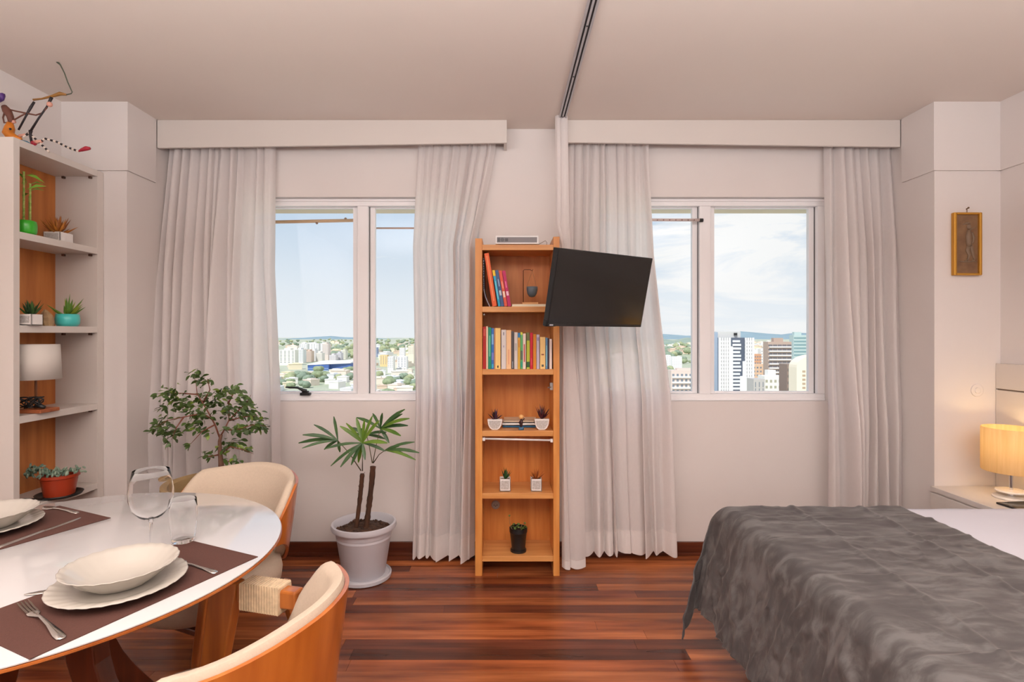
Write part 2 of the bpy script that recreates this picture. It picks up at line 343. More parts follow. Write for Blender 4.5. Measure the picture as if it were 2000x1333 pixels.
# ------------------------------------------------------------------ wooden bookcase between the windows
BX0, BX1, BY0, BY1 = -.167, .308, 3.025, 3.275
M_oak = wood('bookcase_wood', (226, 158, 86), (206, 130, 60), 'z', .38, .9)
M_oakx = wood('bookcase_shelf_wood', (224, 162, 98), (204, 136, 72), 'x', .38, .9)
M_oakb = wood('bookcase_back_wood', (216, 140, 68), (190, 108, 44), 'z', .45, .8)
bc = thing('bookcase', 'tall narrow honey-coloured wooden bookcase standing between the two windows', 'bookcase', (.07, BY0, 0))
for x0, x1, h in ((BX0, BX0+.04, 1.902), (BX1-.035, BX1, 1.912)):
    MB().box(x0, x1, BY0, BY1, 0, h).build('side_panel', M_oak, bc, bev=.002)
SH = [1.867, 1.518, 1.165, .818, .466, .112]          # tops of the six shelves
for z in SH: MB().box(BX0+.0402, BX1-.0352, BY0+.002, BY1-.008, z-.031, z).build('shelf', M_oakx, bc, bev=.0015)
MB().box(BX0+.0402, BX1-.0352, BY1-.0078, BY1-.002, SH[-1]-.03, SH[0]).build('back_panel', M_oakb, bc)
M_wh = mat('white_plastic', (236, 234, 234), .4); M_ms = mat('steel', (176, 174, 172), .3, .5, metal=.7)
b = MB().box(.257, .2725, BY0+.03, BY0+.06, 1.045, 1.085); b.tube([(.262, BY0+.03, 1.062), (.25, BY0+.022, 1.06), (.246, BY0+.03, 1.058)], .004, 6)
b.build('latch', M_ms, bc)
for x in (BX0+.049, BX1-.046): MB().ball((x, BY0+.02, SH[1]-.045), .007).build('shelf_pin', M_ms, bc)

def bk(px, d=BY0): return (px-CX)*d/F
def book(label, x0, x1, h, z, col, group, y0=BY0+.012, dep=.14, lean=0, bands=(), loc=None):
    t = thing('book', label, 'book', loc or ((x0+x1)/2, y0, z), (0, lean, 0), group)
    w = (x1-x0)/2; c = min(.0016, w*.35)
    m = mat('cover_%d_%d_%d' % col, col, .45, .4)
    b = MB().box(-w, w, 0, c, 0, h).box(-w, -w+c, c, dep, 0, h).box(w-c, w, c, dep, 0, h)
    b.build('cover', m, t, local=True)
    MB().box(-w+c, w-c, c, dep-.004, .003, h-.003).build('pages', mat('paper', (236, 224, 200), .8), t, local=True)
    for z0, z1, bc_, wf in bands:
        MB().box(-w*wf, w*wf, -.0006, c, h*z0, h*z1).build('spine_print', mat('print_%d_%d_%d' % bc_, bc_, .5), t, local=True)
    return t
G2 = 'upright books on the second shelf of the wooden bookcase'
rows = [(143, 215, 190, (178, 30, 24), 'dark red book, first from the left on the second shelf', ((.78, .95, (200, 80, 66), .6),)),
 (217, 256, 182, (232, 206, 176), 'thin cream book between the dark red and the green book', ()),
 (259, 327, 205, (22, 140, 108), 'green book with pale stripe on the second shelf', ((.3, .8, (120, 200, 170), .35),)),
 (329, 384, 222, (52, 112, 190), 'blue patterned book right of the green book', ((.6, .85, (130, 180, 225), .7), (.22, .4, (120, 130, 205), .8), (.03, .12, (60, 190, 215), .6))),
 (387, 412, 224, (196, 140, 100), 'thin brown book between the blue book and the thick yellow book', ()),
 (415, 528, 222, (246, 206, 128), 'thick pale yellow book with a black mark low on its spine', ((.03, .085, (40, 30, 24), .25),)),
 (545, 650, 258, (220, 212, 208), 'thick lilac-white book left of the peach book', ((.86, .94, (120, 120, 130), .2), (.55, .6, (170, 160, 180), .2))),
 (655, 760, 265, (242, 198, 150), 'thick peach book with small red spine marks', ((.12, .5, (226, 150, 116), .16),)),
 (765, 820, 290, (86, 80, 80), 'dark grey book on the second shelf', ((.03, .2, (160, 170, 180), .3),)),
 (826, 900, 312, (218, 208, 200), 'off-white book right of the dark grey book', ((.5, .7, (180, 176, 170), .5),)),
 (905, 957, 325, (226, 178, 62), 'yellow book with blue top band on its spine', ((.87, 1, (40, 130, 190), 1), (.6, .8, (200, 120, 50), .4))),
 (961, 1011, 310, (96, 180, 110), 'multicoloured green book with yellow spine top', ((.93, 1, (226, 220, 70), .9), (.25, .5, (90, 100, 90), .8), (.05, .2, (40, 160, 130), 1))),
 (1014, 1080, 340, (240, 218, 204), 'white book with a red band on its spine', ((.2, .7, (190, 44, 44), .35),)),
 (1096, 1165, 318, (190, 198, 62), 'lime green book with olive top band', ((.78, 1, (110, 110, 62), 1), (.05, .2, (40, 96, 40), 1))),
 (1170, 1231, 322, (208, 28, 52), 'crimson book between the lime and the orange book', ((.1, .3, (226, 70, 90), .4),)),
 (1238, 1306, 355, (224, 140, 34), 'orange book right of the crimson book', ()),
 (1312, 1376, 362, (198, 188, 206), 'lilac-grey book right of the orange book', ((.82, .92, (140, 128, 170), .5),)),
 (1388, 1504, 415, (246, 206, 136), 'thick cream book with a brown spine patch near the right end', ((.43, .47, (150, 80, 50), .5), (.07, .14, (90, 90, 80), .4))),
 (1510, 1552, 430, (104, 150, 190), 'thin teal-blue book right of the thick cream book', ((.1, .75, (140, 200, 210), .5),)),
 (1555, 1590, 445, (66, 48, 58), 'thin dark book second from the right on the second shelf', ()),
 (1593, 1648, 458, (236, 218, 208), 'white book at the right end of the second shelf', ())]
for a, c, top, col, lab, bands in rows:
    h = (1113-top)/11.1*BY0/F
    book(lab, bk(930+a/11.1), bk(930+c/11.1)-.0004, h, SH[2]+.0004, col, G2, bands=bands, dep=.13)
G1 = 'leaning books on the top compartment of the wooden bookcase'
z1 = SH[1]
def lean_book(label, pxb0, pxb1, hpx, deg, col, bands):
    a = math.radians(deg); w = (bk(pxb1)-bk(pxb0))*math.cos(a); h = hpx*BY0/F/math.cos(a)
    zc = z1+abs(math.sin(a))*w/2+.001
    book(label, -w/2, w/2, h, 0, col, G1, lean=-a, bands=bands, loc=((bk(pxb0)+bk(pxb1))/2, BY0+.015, zc), dep=.15)
lean_book('tall orange book leaning at the left of the top compartment', 961.5, 970.5, 104, 8.8, (232, 96, 40), ((.1, .95, (246, 150, 90), .25),))
lean_book('turquoise book with yellow top leaning in the top compartment', 973, 977.8, 71, 9.3, (28, 160, 200), ((.84, 1, (236, 196, 34), 1), (.2, .7, (130, 220, 230), .3)))
lean_book('slate blue book leaning in the top compartment', 978.6, 984.6, 71, 9.3, (62, 92, 140), ((.55, .75, (160, 180, 210), .3), (.3, .44, (190, 196, 206), .7)))
lean_book('coral red book leaning between the slate blue and the magenta book', 985.4, 991.2, 70, 9.3, (226, 88, 62), ((.25, .42, (240, 214, 190), .7), (.5, .7, (246, 170, 140), .3)))
lean_book('magenta book, rightmost of the leaning books', 992, 998.4, 70, 9.3, (192, 26, 96), ((.3, .42, (240, 190, 210), .7), (.52, .7, (240, 120, 170), .3)))
nb = thing('notebook', 'dark spiral notebook slumped against the left side of the top compartment', 'notebook', (BX0+.05, BY0+.01, z1))
pts = [(bk(943.2), 505), (bk(943.4), 540), (bk(943.6), 565), (bk(947), 580), (bk(951), 590), (bk(955), 598.3)]
b = MB(); secs = []
for x, py in pts:
    z = zy(py, BY0); secs.append([(x, BY0+.02, z), (x+.007, BY0+.02, z+.002), (x+.007, BY0+.17, z+.002), (x, BY0+.17, z)])
b.loft(secs).build('cover', mat('notebook_cover', (34, 30, 40), .5), nb)
b = MB()
for i in range(36):
    t = i/35*(len(pts)-1); k = min(int(t), len(pts)-2); x = pts[k][0]+(pts[k+1][0]-pts[k][0])*(t-k); py = pts[k][1]+(pts[k+1][1]-pts[k][1])*(t-k)
    b.ball((x+.003, BY0+.017, zy(py, BY0)+.001), .0032, n=6, m=4)
b.build('spiral', mat('spiral_wire', (170, 166, 180), .4), nb)
t = thing('flat_book', 'cream hardback lying flat under the small hanging pot stand', 'book', (.13, BY0, z1))
MB().box(bk(1000), BX1-.037, BY0+.008, BY0+.16, z1+.0005, z1+.003).box(bk(1000), BX1-.037, BY0+.008, BY0+.16, z1+.012, z1+.0145).build('cover', mat('cream_cover', (236, 216, 178), .5), t)
MB().box(bk(1000)+.001, BX1-.038, BY0+.010, BY0+.158, z1+.003, z1+.012).build('pages', mat('paper', (236, 224, 200), .8), t)
# hanging pot stand
zs = z1+.015; dS = BY0+.07
M_wire = mat('bronze_wire', (120, 72, 44), .4, .5, metal=.5)
ps = thing('hanging_pot_stand', 'small wire stand with a hanging grey pot, on the flat cream book', 'ornament', (bk(1036, dS), dS, zs))
sx = bk(1022, dS); hx = bk(1039.5, dS); zt = zy(527, dS)
MB().box(bk(1019.5, dS), bk(1051, dS), dS-.03, dS+.03, zs, zs+.012).build('base', M_oakx, ps, bev=.002)
MB().tube([(sx, dS, zs+.01), (sx, dS, zt-.006), (sx+.006, dS, zt), (hx-.012, dS, zt), (hx+.001, dS, zt-.008), (hx+.004, dS, zt+.002)], .0024, 6).build('hook_arm', M_wire, ps, smooth=True)
zr = zy(560.5, dS); zb_ = zy(581, dS); rr = 10.8*dS/F
b = MB()
for s in (-1, 1): b.tube([(hx, dS, zt-.009), (hx-.004+s*rr*.9, dS, zr)], .0014, 5)
b.build('string', mat('twine', (176, 120, 70), .8), ps)
MB().lathe([(.0005, zb_), (rr*.5, zb_+.004), (rr*.85, zb_+.02), (rr, zb_+.042), (rr, zr), (rr-.004, zr), (rr-.006, zb_+.02), (.0005, zb_+.008)], (hx-.001, dS, 0), 24).build('pot', mat('grey_pot', (92, 104, 112), .5, coat=.2), ps, smooth=True)

def succulent(name, label, c, pot, n, L, cols, seed, spread=.9, group=None, up=.35):
    """c: centre of the pot's foot; pot: ('cube', w, h) / ('half', r, h) / ('round', r, h, col)"""
    r = random.Random(seed); o = thing(name, label, 'plant', c, group=group); x, y, z = c; z += .0004
    M_pw = mat('white_pot', (236, 230, 226), .5); M_soil = mat('pebbles', (176, 160, 140), .8, col2=(110, 84, 60), vscale=160)
    if pot[0] == 'cube':
        w, h = pot[1]/2, pot[2]
        b = MB().box(x-w, x+w, y-w, y+w, z, z+.006)
        for a in (-1, 1): b.box(x-w, x+w, y+a*w-(.005 if a > 0 else 0), y+a*w+(0 if a > 0 else .005), z, z+h); b.box(x+a*w-(.005 if a > 0 else 0), x+a*w+(0 if a > 0 else .005), y-w, y+w, z, z+h)
        b.build('pot', M_pw, o, bev=.0015)
        MB().box(x-w+.006, x+w-.006, y-w+.006, y+w-.006, z+.006, z+h-.008).build('soil', M_soil, o)
        MB().box(x-w+.008, x+w-.008, y-w-.0012, y-w+.001, z+.012, z+h-.008).build('label_panel', mat('pot_panel', (206, 202, 200), .6, col2=(176, 168, 160), vscale=140), o)
        top = z+h-.006
    elif pot[0] == 'half':
        R, h = pot[1], pot[2]; secs = []
        for yy, s in ((y-.02, 1), (y+.02, 1)):
            q = [(x-R, yy, z+h), (x-R*.97, yy, z+h*.8)]
            for k in range(1, 8):
                a = PI+PI*k/8; q.append((x+R*.97*math.cos(a), yy, max(z, z+h*.8+h*.9*math.sin(a))))
            q += [(x+R*.97, yy, z+h*.8), (x+R, yy, z+h)]; secs.append(q)
        MB().loft(secs).build('pot', M_pw, o, bev=.002)
        secs = []
        for yy in (y-.0212, y-.0195):
            q = [(x-R*.84, yy, z+h*.9)]
            for k in range(1, 8):
                a = PI+PI*k/8; q.append((x+R*.82*math.cos(a), yy, max(z+.005, z+h*.8+h*.74*math.sin(a))))
            q.append((x+R*.84, yy, z+h*.9)); secs.append(q)
        MB().loft(secs).build('label_panel', mat('pot_panel', (206, 202, 200), .6, col2=(176, 168, 160), vscale=140), o)
        top = z+h
    else:
        R, h, col = pot[1:4]
        MB().lathe([(.0005, 0), (R*.8, 0), (R*.98, h*.25), (R, h*.6), (R*.93, h), (R*.86, h), (R*.88, h*.6), (.0005, h*.55)], (x, y, z), 28).build('pot', mat('pot_%d_%d_%d' % col, col, .35, coat=.3), o, smooth=True)
        MB().lathe([(.0005, h*.85), (R*.89, h*.84)], (x, y, z), 16).build('soil', M_soil, o); top = z+h*.84
    bs = [MB(), MB()]
    for i in range(n):
        a = r.uniform(0, 2*PI); t = (i+.5)/n; el = (1-t)*spread+r.uniform(-.1, .1); l = L*r.uniform(.75, 1.1)
        dr = Vector((math.cos(a)*math.sin(el*1.45), math.sin(a)*math.sin(el*1.45), math.cos(el*1.45)+up*.2)).normalized()
        sd = dr.cross(Vector((0, 0, 1))); sd = (sd if sd.length > .05 else Vector((1, 0, 0))).normalized(); nn = sd.cross(dr)
        q = Vector((x, y, top-.004)); wd = L*.1
        m1 = q+dr*l*.45; tip = q+dr*l+Vector((0, 0, l*.12))
        bs[i % 2].add([q-sd*wd*.5, q+sd*wd*.5, m1+sd*wd, m1-sd*wd, tip, m1+nn*wd*.7, m1-nn*wd*.5], [(0, 1, 2, 5), (0, 5, 3), (5, 2, 4), (3, 5, 4), (1, 0, 3, 6), (1, 6, 2), (6, 3, 4), (2, 6, 4)])
    for b, col in zip(bs, cols): b.build('leaves', mat('leaf_%d_%d_%d' % col, col, .5, var=.25, vscale=30), o)
    return o
def on(px, pyb, d): q = P(px, pyb, d); return q
dS2 = 3.075
succulent('purple_succulent', 'dark purple succulent in left half-round white pot, fourth shelf of the wooden bookcase', (bk(966.5, dS2), dS2, SH[3]), ('half', .042, .058), 22, .06, ((78, 48, 78), (52, 36, 48)), 1)
succulent('maroon_succulent', 'maroon succulent in right half-round white pot, fourth shelf of the wooden bookcase', (bk(1058, dS2), dS2, SH[3]), ('half', .042, .06), 16, .075, ((92, 34, 40), (60, 26, 30)), 2, .6)
for i, (lab, col, z0, z1_, dx) in enumerate([('blue book at the bottom of the flat stack between the two half-round pots', (42, 106, 150), 0, .012, 0), ('white book in the middle of the flat stack between the half-round pots', (232, 230, 226), .0125, .030, -.004), ('cream book on top of the flat stack behind the small figurine', (226, 204, 176), .0305, .044, .006)]):
    t = thing('stacked_book', lab, 'book', (.07, 3.15, SH[3]+z0), group='flat books on the fourth shelf'); z = SH[3]+z0+.0004
    x0, x1 = bk(982, 3.15)+dx, bk(1046, 3.15)+dx
    MB().box(x0, x1, 3.13, 3.255, z, z+.0022).box(x0, x1, 3.13, 3.255, z+(z1_-z0)-.003, z+(z1_-z0)-.0008).box(x0, x1, 3.13, 3.133, z, z+(z1_-z0)-.0008).build('cover', mat('cover_%d_%d_%d' % col, col, .45, .4), t)
    MB().box(x0+.002, x1-.002, 3.134, 3.252, z+.0022, z+(z1_-z0)-.003).build('pages', mat('paper', (236, 224, 200), .8), t)
fg = thing('figurine', 'small dark figurine with a pale round head on the fourth shelf', 'figurine', (bk(1018), 3.06, SH[3])); q = Vector((bk(1018, 3.06), 3.06, SH[3]+.0005))
M_fd = mat('figurine_dark', (58, 34, 34), .5); M_fb = mat('figurine_blue', (70, 110, 140), .4)
MB().lathe([(.0005, 0), (.016, 0), (.015, .012), (.008, .016), (.0005, .016)], q, 14).build('base', M_fb, fg, smooth=True)
b = MB().tube([q+Vector((0, 0, .015)), q+Vector((0, 0, .03)), q+Vector((.001, 0, .045)), q+Vector((0, 0, .06))], [.006, .008, .01, .006], 8)
b.tube([q+Vector((-.004, 0, .052)), q+Vector((-.012, -.004, .042)), q+Vector((-.008, -.008, .032))], .003, 6); b.tube([q+Vector((.004, 0, .052)), q+Vector((.013, -.004, .058)), q+Vector((.018, -.002, .066))], .003, 6)
b.build('body', M_fd, fg, smooth=True)
MB().ball(q+Vector((0, 0, .073)), .015, .014, .013).build('head', mat('figurine_head', (240, 186, 120), .5), fg, smooth=True)
tl = thing('tube_light', 'thin white tube light fixed under the fourth shelf', 'light', (.07, BY0+.03, SH[3]-.05))
zt0, zt1 = zy(857.5, BY0+.02), zy(860.5, BY0+.02)
MB().tube([(BX0+.052, BY0+.02, zt0), (BX1-.048, BY0+.02, zt1)], .0055, 10).build('tube', M_wh, tl, smooth=True)
for x, z in ((BX0+.0405, zt0), (BX1-.0505, zt1)): MB().box(x, x+.015, BY0+.01, BY0+.035, z-.011, z+.008).build('end_cap', M_wh, tl, bev=.002)
d5 = 3.09
succulent('green_succulent', 'green succulent in left white cube pot, fifth shelf of the wooden bookcase', (bk(986.5, d5), d5, SH[4]), ('cube', .062, .07), 14, .062, ((52, 100, 44), (36, 66, 36)), 4, .62)
succulent('rust_succulent', 'rust orange succulent in right white cube pot, fifth shelf of the wooden bookcase', (bk(1047, d5), d5, SH[4]), ('cube', .062, .07), 15, .06, ((188, 104, 40), (150, 76, 30)), 5, .75)
ol = thing('wall_outlet', 'round grey power outlet in the back panel of the lowest compartment', 'outlet', (bk(967, BY1), BY1-.008, zy(987, BY1))); q = Vector((bk(968, 3.27), BY1-.0082, zy(986, 3.27)))
b = MB(); secs = [[(q.x+r*math.cos(2*PI*k/20), q.y-h, q.z+r*math.sin(2*PI*k/20)) for k in range(20)] for r, h in ((.026, 0), (.026, .006), (.022, .009))]; b.loft(secs).build('cover', mat('outlet_grey', (164, 150, 136), .5), ol)
b = MB()
for dx, dz in ((-.009, 0), (.009, 0), (0, -.006)): b.box(q.x+dx-.0025, q.x+dx+.0025, q.y-.0098, q.y-.008, q.z+dz-.0025, q.z+dz+.0025)
b.build('socket_hole', M_blk, ol)
# black pot on the bottom shelf
bp_ = thing('potted_seedling', 'straggly seedling in a black plastic pot on the bottom shelf', 'plant', (bk(1012, 3.1), 3.1, SH[5])); q = Vector((bk(1012.5, 3.1), 3.1, SH[5]+.0005)); s = 3.1/F
MB().lathe([(.0005, 0), (15.5*s, 0), (15.5*s, .012), (13*s, .014), (16.5*s, 37*s), (17.5*s, 38*s), (17.5*s, 46*s), (16*s, 46*s), (13*s, 20*s), (.0005, 20*s)], q, 26).build('pot', M_blk, bp_, smooth=True, auto=40)
MB().lathe([(.0005, 43*s), (16*s, 42*s)], q, 16).build('soil', mat('soil', (62, 44, 32), .9, col2=(40, 28, 20), vscale=60), bp_)
b = MB(); b.tube([q+Vector((-.035, 0, .12)), q+Vector((-.05, 0, .16)), q+Vector((-.052, 0, .2))], [.002, .0015, .001], 5)
b.tube([q+Vector((.01, 0, .12)), q+Vector((.02, 0, .15)), q+Vector((.034, 0, .165))], [.002, .0015, .001], 5); b.build('stem', mat('seedling_stem', (140, 120, 84), .7), bp_)
b = MB(); rr_ = random.Random(4)
for k in range(22):
    c = q+Vector((rr_.uniform(-.035, .045), rr_.uniform(-.02, .02), .128+rr_.random()*.035)); a = rr_.random()*6
    b.ball(c, .009, .006, .003, 6, 4, Euler((rr_.random(), rr_.random(), a)).to_matrix())
b.ball(q+Vector((-.052, 0, .203)), .006, n=6, m=4); b.build('leaves', mat('seedling_leaf', (110, 132, 62), .6, var=.4, vscale=90), bp_)
# media box on top
md = thing('media_box', 'white media box with a grey front on top of the wooden bookcase', 'device', (bk(1010), BY0+.05, SH[0])); y0 = BY0+.03
xa, xb = bk(967.5, y0), bk(1052, y0); za, zb = SH[0]+.008, zy(460.5, y0)
MB().box(xa, xb, y0, y0+.17, za, zb).build('case', M_wh, md, bev=.003)
MB().box(xa+.009, xb-.009, y0-.0012, y0+.002, za+.009, zb-.009).build('front_panel', mat('device_front', (128, 124, 128), .4), md)
MB().tube([(xa+.04, y0-.004, (za+zb)/2), (xa+.04, y0+.001, (za+zb)/2)], .011, 20).build('knob', mat('device_knob', (96, 94, 98), .4), md)
MB().box(xa+.012, xa+.026, y0-.0022, y0, za+.013, zb-.013).box(xa+.055, xa+.072, y0-.0022, y0, za+.015, zb-.016).build('button', mat('device_button', (84, 82, 86), .4), md)
b = MB()
for x in (xa+.02, xb-.03):
    for yy in (y0+.02, y0+.14): b.box(x-.008, x+.016, yy, yy+.015, SH[0]+.0003, za)
b.build('foot', M_blk, md)
MB().tube([(xb-.002, y0+.1, za+.01), (xb+.02, y0+.1, za+.022), (xb+.045, y0+.09, za+.035), (xb+.054, y0+.08, za+.022), (xb+.05, y0+.09, za), (xb+.048, y0+.16, za)], .0015, 6).build('cable', mat('grey_cable', (150, 132, 120), .5), md, smooth=True)

# ------------------------------------------------------------------ television
tvr = (.224, 0, .579)
tv = thing('television', 'black flat television tilted on a wall arm beside the bookcase', 'television', (.506, 2.779, CZ+.228), tvr)
TW, TH = .33, .1915
MB().box(-TW, TW, 0, .035, -TH, TH).box(-.2, .2, .035, .055, -.15, .1).build('housing', mat('tv_black', (22, 22, 23), .35), tv, local=True, bev=.003)
M_scr = mat('tv_screen', (14, 13, 14), .12, .6)
MB().box(-TW+.006, TW-.006, -.001, .002, -TH+.014, TH-.006).build('screen', M_scr, tv, local=True)
MB().box(-TW+.005, TW-.005, -.003, .001, -TH+.001, -TH+.014).build('bezel', mat('tv_bezel', (30, 29, 30), .3), tv, local=True, bev=.001)
MB().box(-TW+.012, -TW+.034, -.004, -.002, -TH+.004, -TH+.010).build('badge', mat('badge_silver', (200, 200, 205), .4), tv, local=True)
b = MB().box(-TW-.006, -TW+.06, .004, .03, -TH-.003, -TH+.03); b.build('corner_cover', mat('tv_black', (22, 22, 23), .35), tv, local=True, bev=.004)
mt = Matrix.Translation(Vector((.506, 2.779, CZ+.228))) @ Euler(tvr).to_matrix().to_4x4()
q0 = mt @ Vector((0, .056, 0)); q1 = Vector((.42, 2.93, 1.6)); q2 = Vector((.3, BY0-.02, 1.6))
MB().box(BX1-.037, BX1+.006, BY0-.008, BY0-.0005, 1.52, 1.68).build('wall_plate', M_blk, tv)
MB().tube([q2, q1, q0], .014, 8).build('arm', M_blk, tv, smooth=False)

# ------------------------------------------------------------------ white bookcase on the left wall
LX0, LX1, LY0, LY1, LZ = -2.430, -2.196, 2.402, 2.943, 2.245
lb = thing('white_bookcase', 'tall white bookcase with wood back against the left wall', 'bookcase', ((LX0+LX1)/2, 2.72, 0))
for a, c in ((LY0, LY0+.032), (LY1-.044, LY1)): MB().box(LX0, LX1, a, c, 0, LZ).build('side_panel', M_white, lb, bev=.0015)
MB().box(LX0, LX0+.006, LY0+.032, LY1-.044, 0, LZ-.03).build('back_panel', wood('cabinet_back_wood', (208, 132, 68), (178, 102, 50), 'z', .5, .6), lb)
LS = [LZ, 1.827, 1.402, .989, .562, .12]
M_pin = mat('shelf_pin_brown', (92, 64, 52), .5)
for i, z in enumerate(LS):
    MB().box(LX0+.006, LX1-(.0 if i else .0), LY0+.0322, LY1-.0442, z-.033, z).build('shelf', M_white, lb, bev=.0015)
    if z > .5:
        for x in (LX0+.05, LX1-.04): MB().box(x, x+.012, LY1-.058, LY1-.0442, z-.045, z-.0332).build('shelf_pin', M_pin, lb)
def onshelf(px, d, k): return Vector(((px-CX)*d/F, d, LS[k]))
# shelf 1
q = onshelf(51, 2.510, 1); bam = thing('lucky_bamboo', 'lucky bamboo stalks in a bright green pot on the upper shelf', 'plant', q); s = 2.49/F; q = q+Vector((0, 0, .0005))
MB().lathe([(.0005, 0), (15*s, 0), (17*s, 5*s), (17.5*s, 18*s), (16*s, 26*s), (14*s, 27*s), (14*s, 20*s), (.0005, 20*s)], q, 28).build('pot', mat('green_pot', (52, 172, 34), .35, coat=.3), bam, smooth=True)
for i, (dx, dy, h) in enumerate(((-.012, .0, .20), (.0, -.012, .29), (.012, .008, .24), (.004, .014, .18))):
    b = MB(); n = 9
    for k in range(n): b.tube([q+Vector((dx, dy, .045+(h-.045)*k/n)), q+Vector((dx, dy, .045+(h-.045)*(k+.9)/n)), q+Vector((dx, dy, .045+(h-.045)*(k+1)/n))], [.0042, .0042, .0056], 7)
    b.build('stalk', mat('bamboo_green', (120, 170, 60), .4, col2=(196, 200, 120), vscale=60), bam, smooth=True)
b = MB(); rl = random.Random(3)
for k in range(12):
    a = rl.uniform(0, 6.28); st = q+Vector((rl.choice((-.012, 0, .012)), 0, rl.uniform(.19, .28))); L = rl.uniform(.05, .085); dr = Vector((math.cos(a)*.35, abs(math.sin(a))*.4, rl.uniform(-.3, .6))).normalized(); sd = dr.cross(Vector((.3, 1, .1))).normalized()*.006
    b.add([st, st+dr*L*.5+sd+Vector((0, 0, .012)), st+dr*L, st+dr*L*.5-sd+Vector((0, 0, .01))], [(0, 1, 2, 3)])
b.build('leaves', mat('bamboo_leaf', (120, 164, 50), .5), bam, solid=.0008)
succulent('orange_succulent', 'burnt orange succulent in a white cube pot, upper shelf of the white bookcase', onshelf(119, 2.748, 1)-Vector((.012, 0, 0)), ('cube', .085, .052), 40, .088, ((196, 124, 46), (160, 92, 34)), 6, .95)
# shelf 2
succulent('spiky_succulent', 'dark green spiky succulent in a white cube pot, middle shelf of the white bookcase', onshelf(60, 2.502, 2)-Vector((.0, 0, 0)), ('cube', .062, .052), 26, .075, ((64, 100, 44), (40, 70, 34)), 9, .85)
st_ = thing('stone', 'tan pointed stone ornament between the spiky succulent and the turquoise pot', 'stone', onshelf(90, 2.610, 2)); q = onshelf(92, 2.610, 2)+Vector((0, 0, .0006))
prof = [[(.024, 0), (.03, .02), (.03, .045), (.02, .062), (.004, .082)], ]
secs = []
for k, (r, z) in enumerate(((.026, 0), (.031, .015), (.031, .04), (.024, .055), (.014, .068), (.003, .08))):
    secs.append([q+Vector((r*math.cos(2*PI*j/9)*1.0-z*.14+(.003 if j % 2 else 0), r*.8*math.sin(2*PI*j/9), z)) for j in range(9)])
MB().loft(secs).build('rock', mat('tan_stone', (178, 148, 108), .7, col2=(130, 100, 70), vscale=25, bump=.3, bscale=80), st_)
succulent('aloe', 'fresh green plant in a round turquoise pot, middle shelf of the white bookcase', onshelf(132, 2.748, 2), ('round', .052, .062, (74, 196, 190)), 16, .10, ((150, 168, 56), (96, 140, 50)), 12, .95)
# shelf 3: lamp
q = onshelf(70, 2.571, 3)+Vector((0, 0, .0006)); tlp = thing('table_lamp', 'unlit table lamp with a plain white drum shade on the white bookcase', 'lamp', q); s = 2.57/F
MB().box(q.x-.05, q.x+.07, q.y-.055, q.y+.055, q.z, q.z+.018).build('base', wood('lamp_base_wood', (172, 100, 62), (140, 74, 44), 'x'), tlp, bev=.003)
MB().tube([q+Vector((0, 0, .018)), q+Vector((0, 0, .22))], .005, 8).build('pole', mat('lamp_pole_brown', (120, 74, 46), .4), tlp, smooth=True)
zz0, zz1 = zy(741, 2.57)-q.z, zy(673, 2.57)-q.z
MB().lathe([(.098, zz0), (.090, zz1)], q, 36).build('shade', mat('white_shade', (228, 220, 212), .8, .2, trans=.2), tlp, smooth=True, solid=.002)
cb = thing('cable_bundle', 'bundle of black coiled cable on the base of the shelf lamp', 'cable', q+Vector((.0, -.06, .02))); rc = random.Random(5); pts = []
for k in range(84):
    a = k*.41; rad = .026+.012*math.sin(k*1.3); pts.append(q+Vector((.01+rad*1.25*math.cos(a), -.032+rad*.55*math.sin(a*1.07), .024+.026*(1+math.sin(a*.5+k*.3)) )))
MB().tube(pts, .003, 6).build('coil', M_blk, cb, smooth=True)
MB().tube([q+Vector((.02, -.03, .03)), q+Vector((.05, -.035, .034)), q+Vector((.07, -.03, .026))], [.006, .011, .008], 8).build('plug', M_blk, cb, smooth=True)
MB().tube([q+Vector((-.04, -.06, .003)), q+Vector((-.075, -.05, .003)), q+Vector((-.06, .02, .003))], .0035, 6).build('lead', M_blk, cb, smooth=True)
# shelf 4
q = onshelf(116, 2.669, 4)+Vector((0, 0, .0006)); tr_ = thing('plant_tray', 'black plant tray under the red succulent pot', 'tray', q)
MB().lathe([(.0005, 0), (.09, 0), (.098, .012), (.094, .012), (.088, .004), (.0005, .004)], q, 30).build('dish', M_blk, tr_, smooth=True)
rp_ = thing('succulent_bowl', 'grey-green trailing succulents in a terracotta red pot on the lower shelf', 'plant', q+Vector((0, 0, .0045))); q2_ = q+Vector((0, 0, .005)); 
MB().lathe([(.0005, 0), (.062, 0), (.076, .085), (.083, .088), (.083, .102), (.076, .102), (.07, .08), (.0005, .08)], q2_, 30).build('pot', mat('terracotta_red', (170, 60, 32), .4, coat=.2), rp_, smooth=True, auto=40)
bs = [MB(), MB()]; rs = random.Random(8)
for k in range(130):
    if k < 80: c = q2_+Vector((rs.gauss(0, .04), rs.gauss(0, .035), .1+abs(rs.gauss(0, .014))))
    else:
        t = rs.random(); c = q2_+Vector((-.05-.09*t, -.02+rs.gauss(0, .012), .108+.02*math.sin(t*3)+rs.gauss(0, .01)))
    bs[k % 2].ball(c, .013, .006, .005, 6, 4, Euler((rs.random()*3, rs.random()*3, rs.random()*6)).to_matrix())
bs[0].build('leaves', mat('grey_green_leaf', (140, 158, 138), .6), rp_); bs[1].build('leaves', mat('grey_green_dark', (104, 130, 112), .6), rp_)
kb = thing('keyboard', 'black computer keyboard lying on the lower shelf of the white bookcase', 'keyboard', onshelf(60, 2.512, 4)); z = LS[4]+.0006
MB().box(-2.37, -2.228, 2.438, 2.560, z, z+.014).build('case', M_blk, kb, bev=.002)
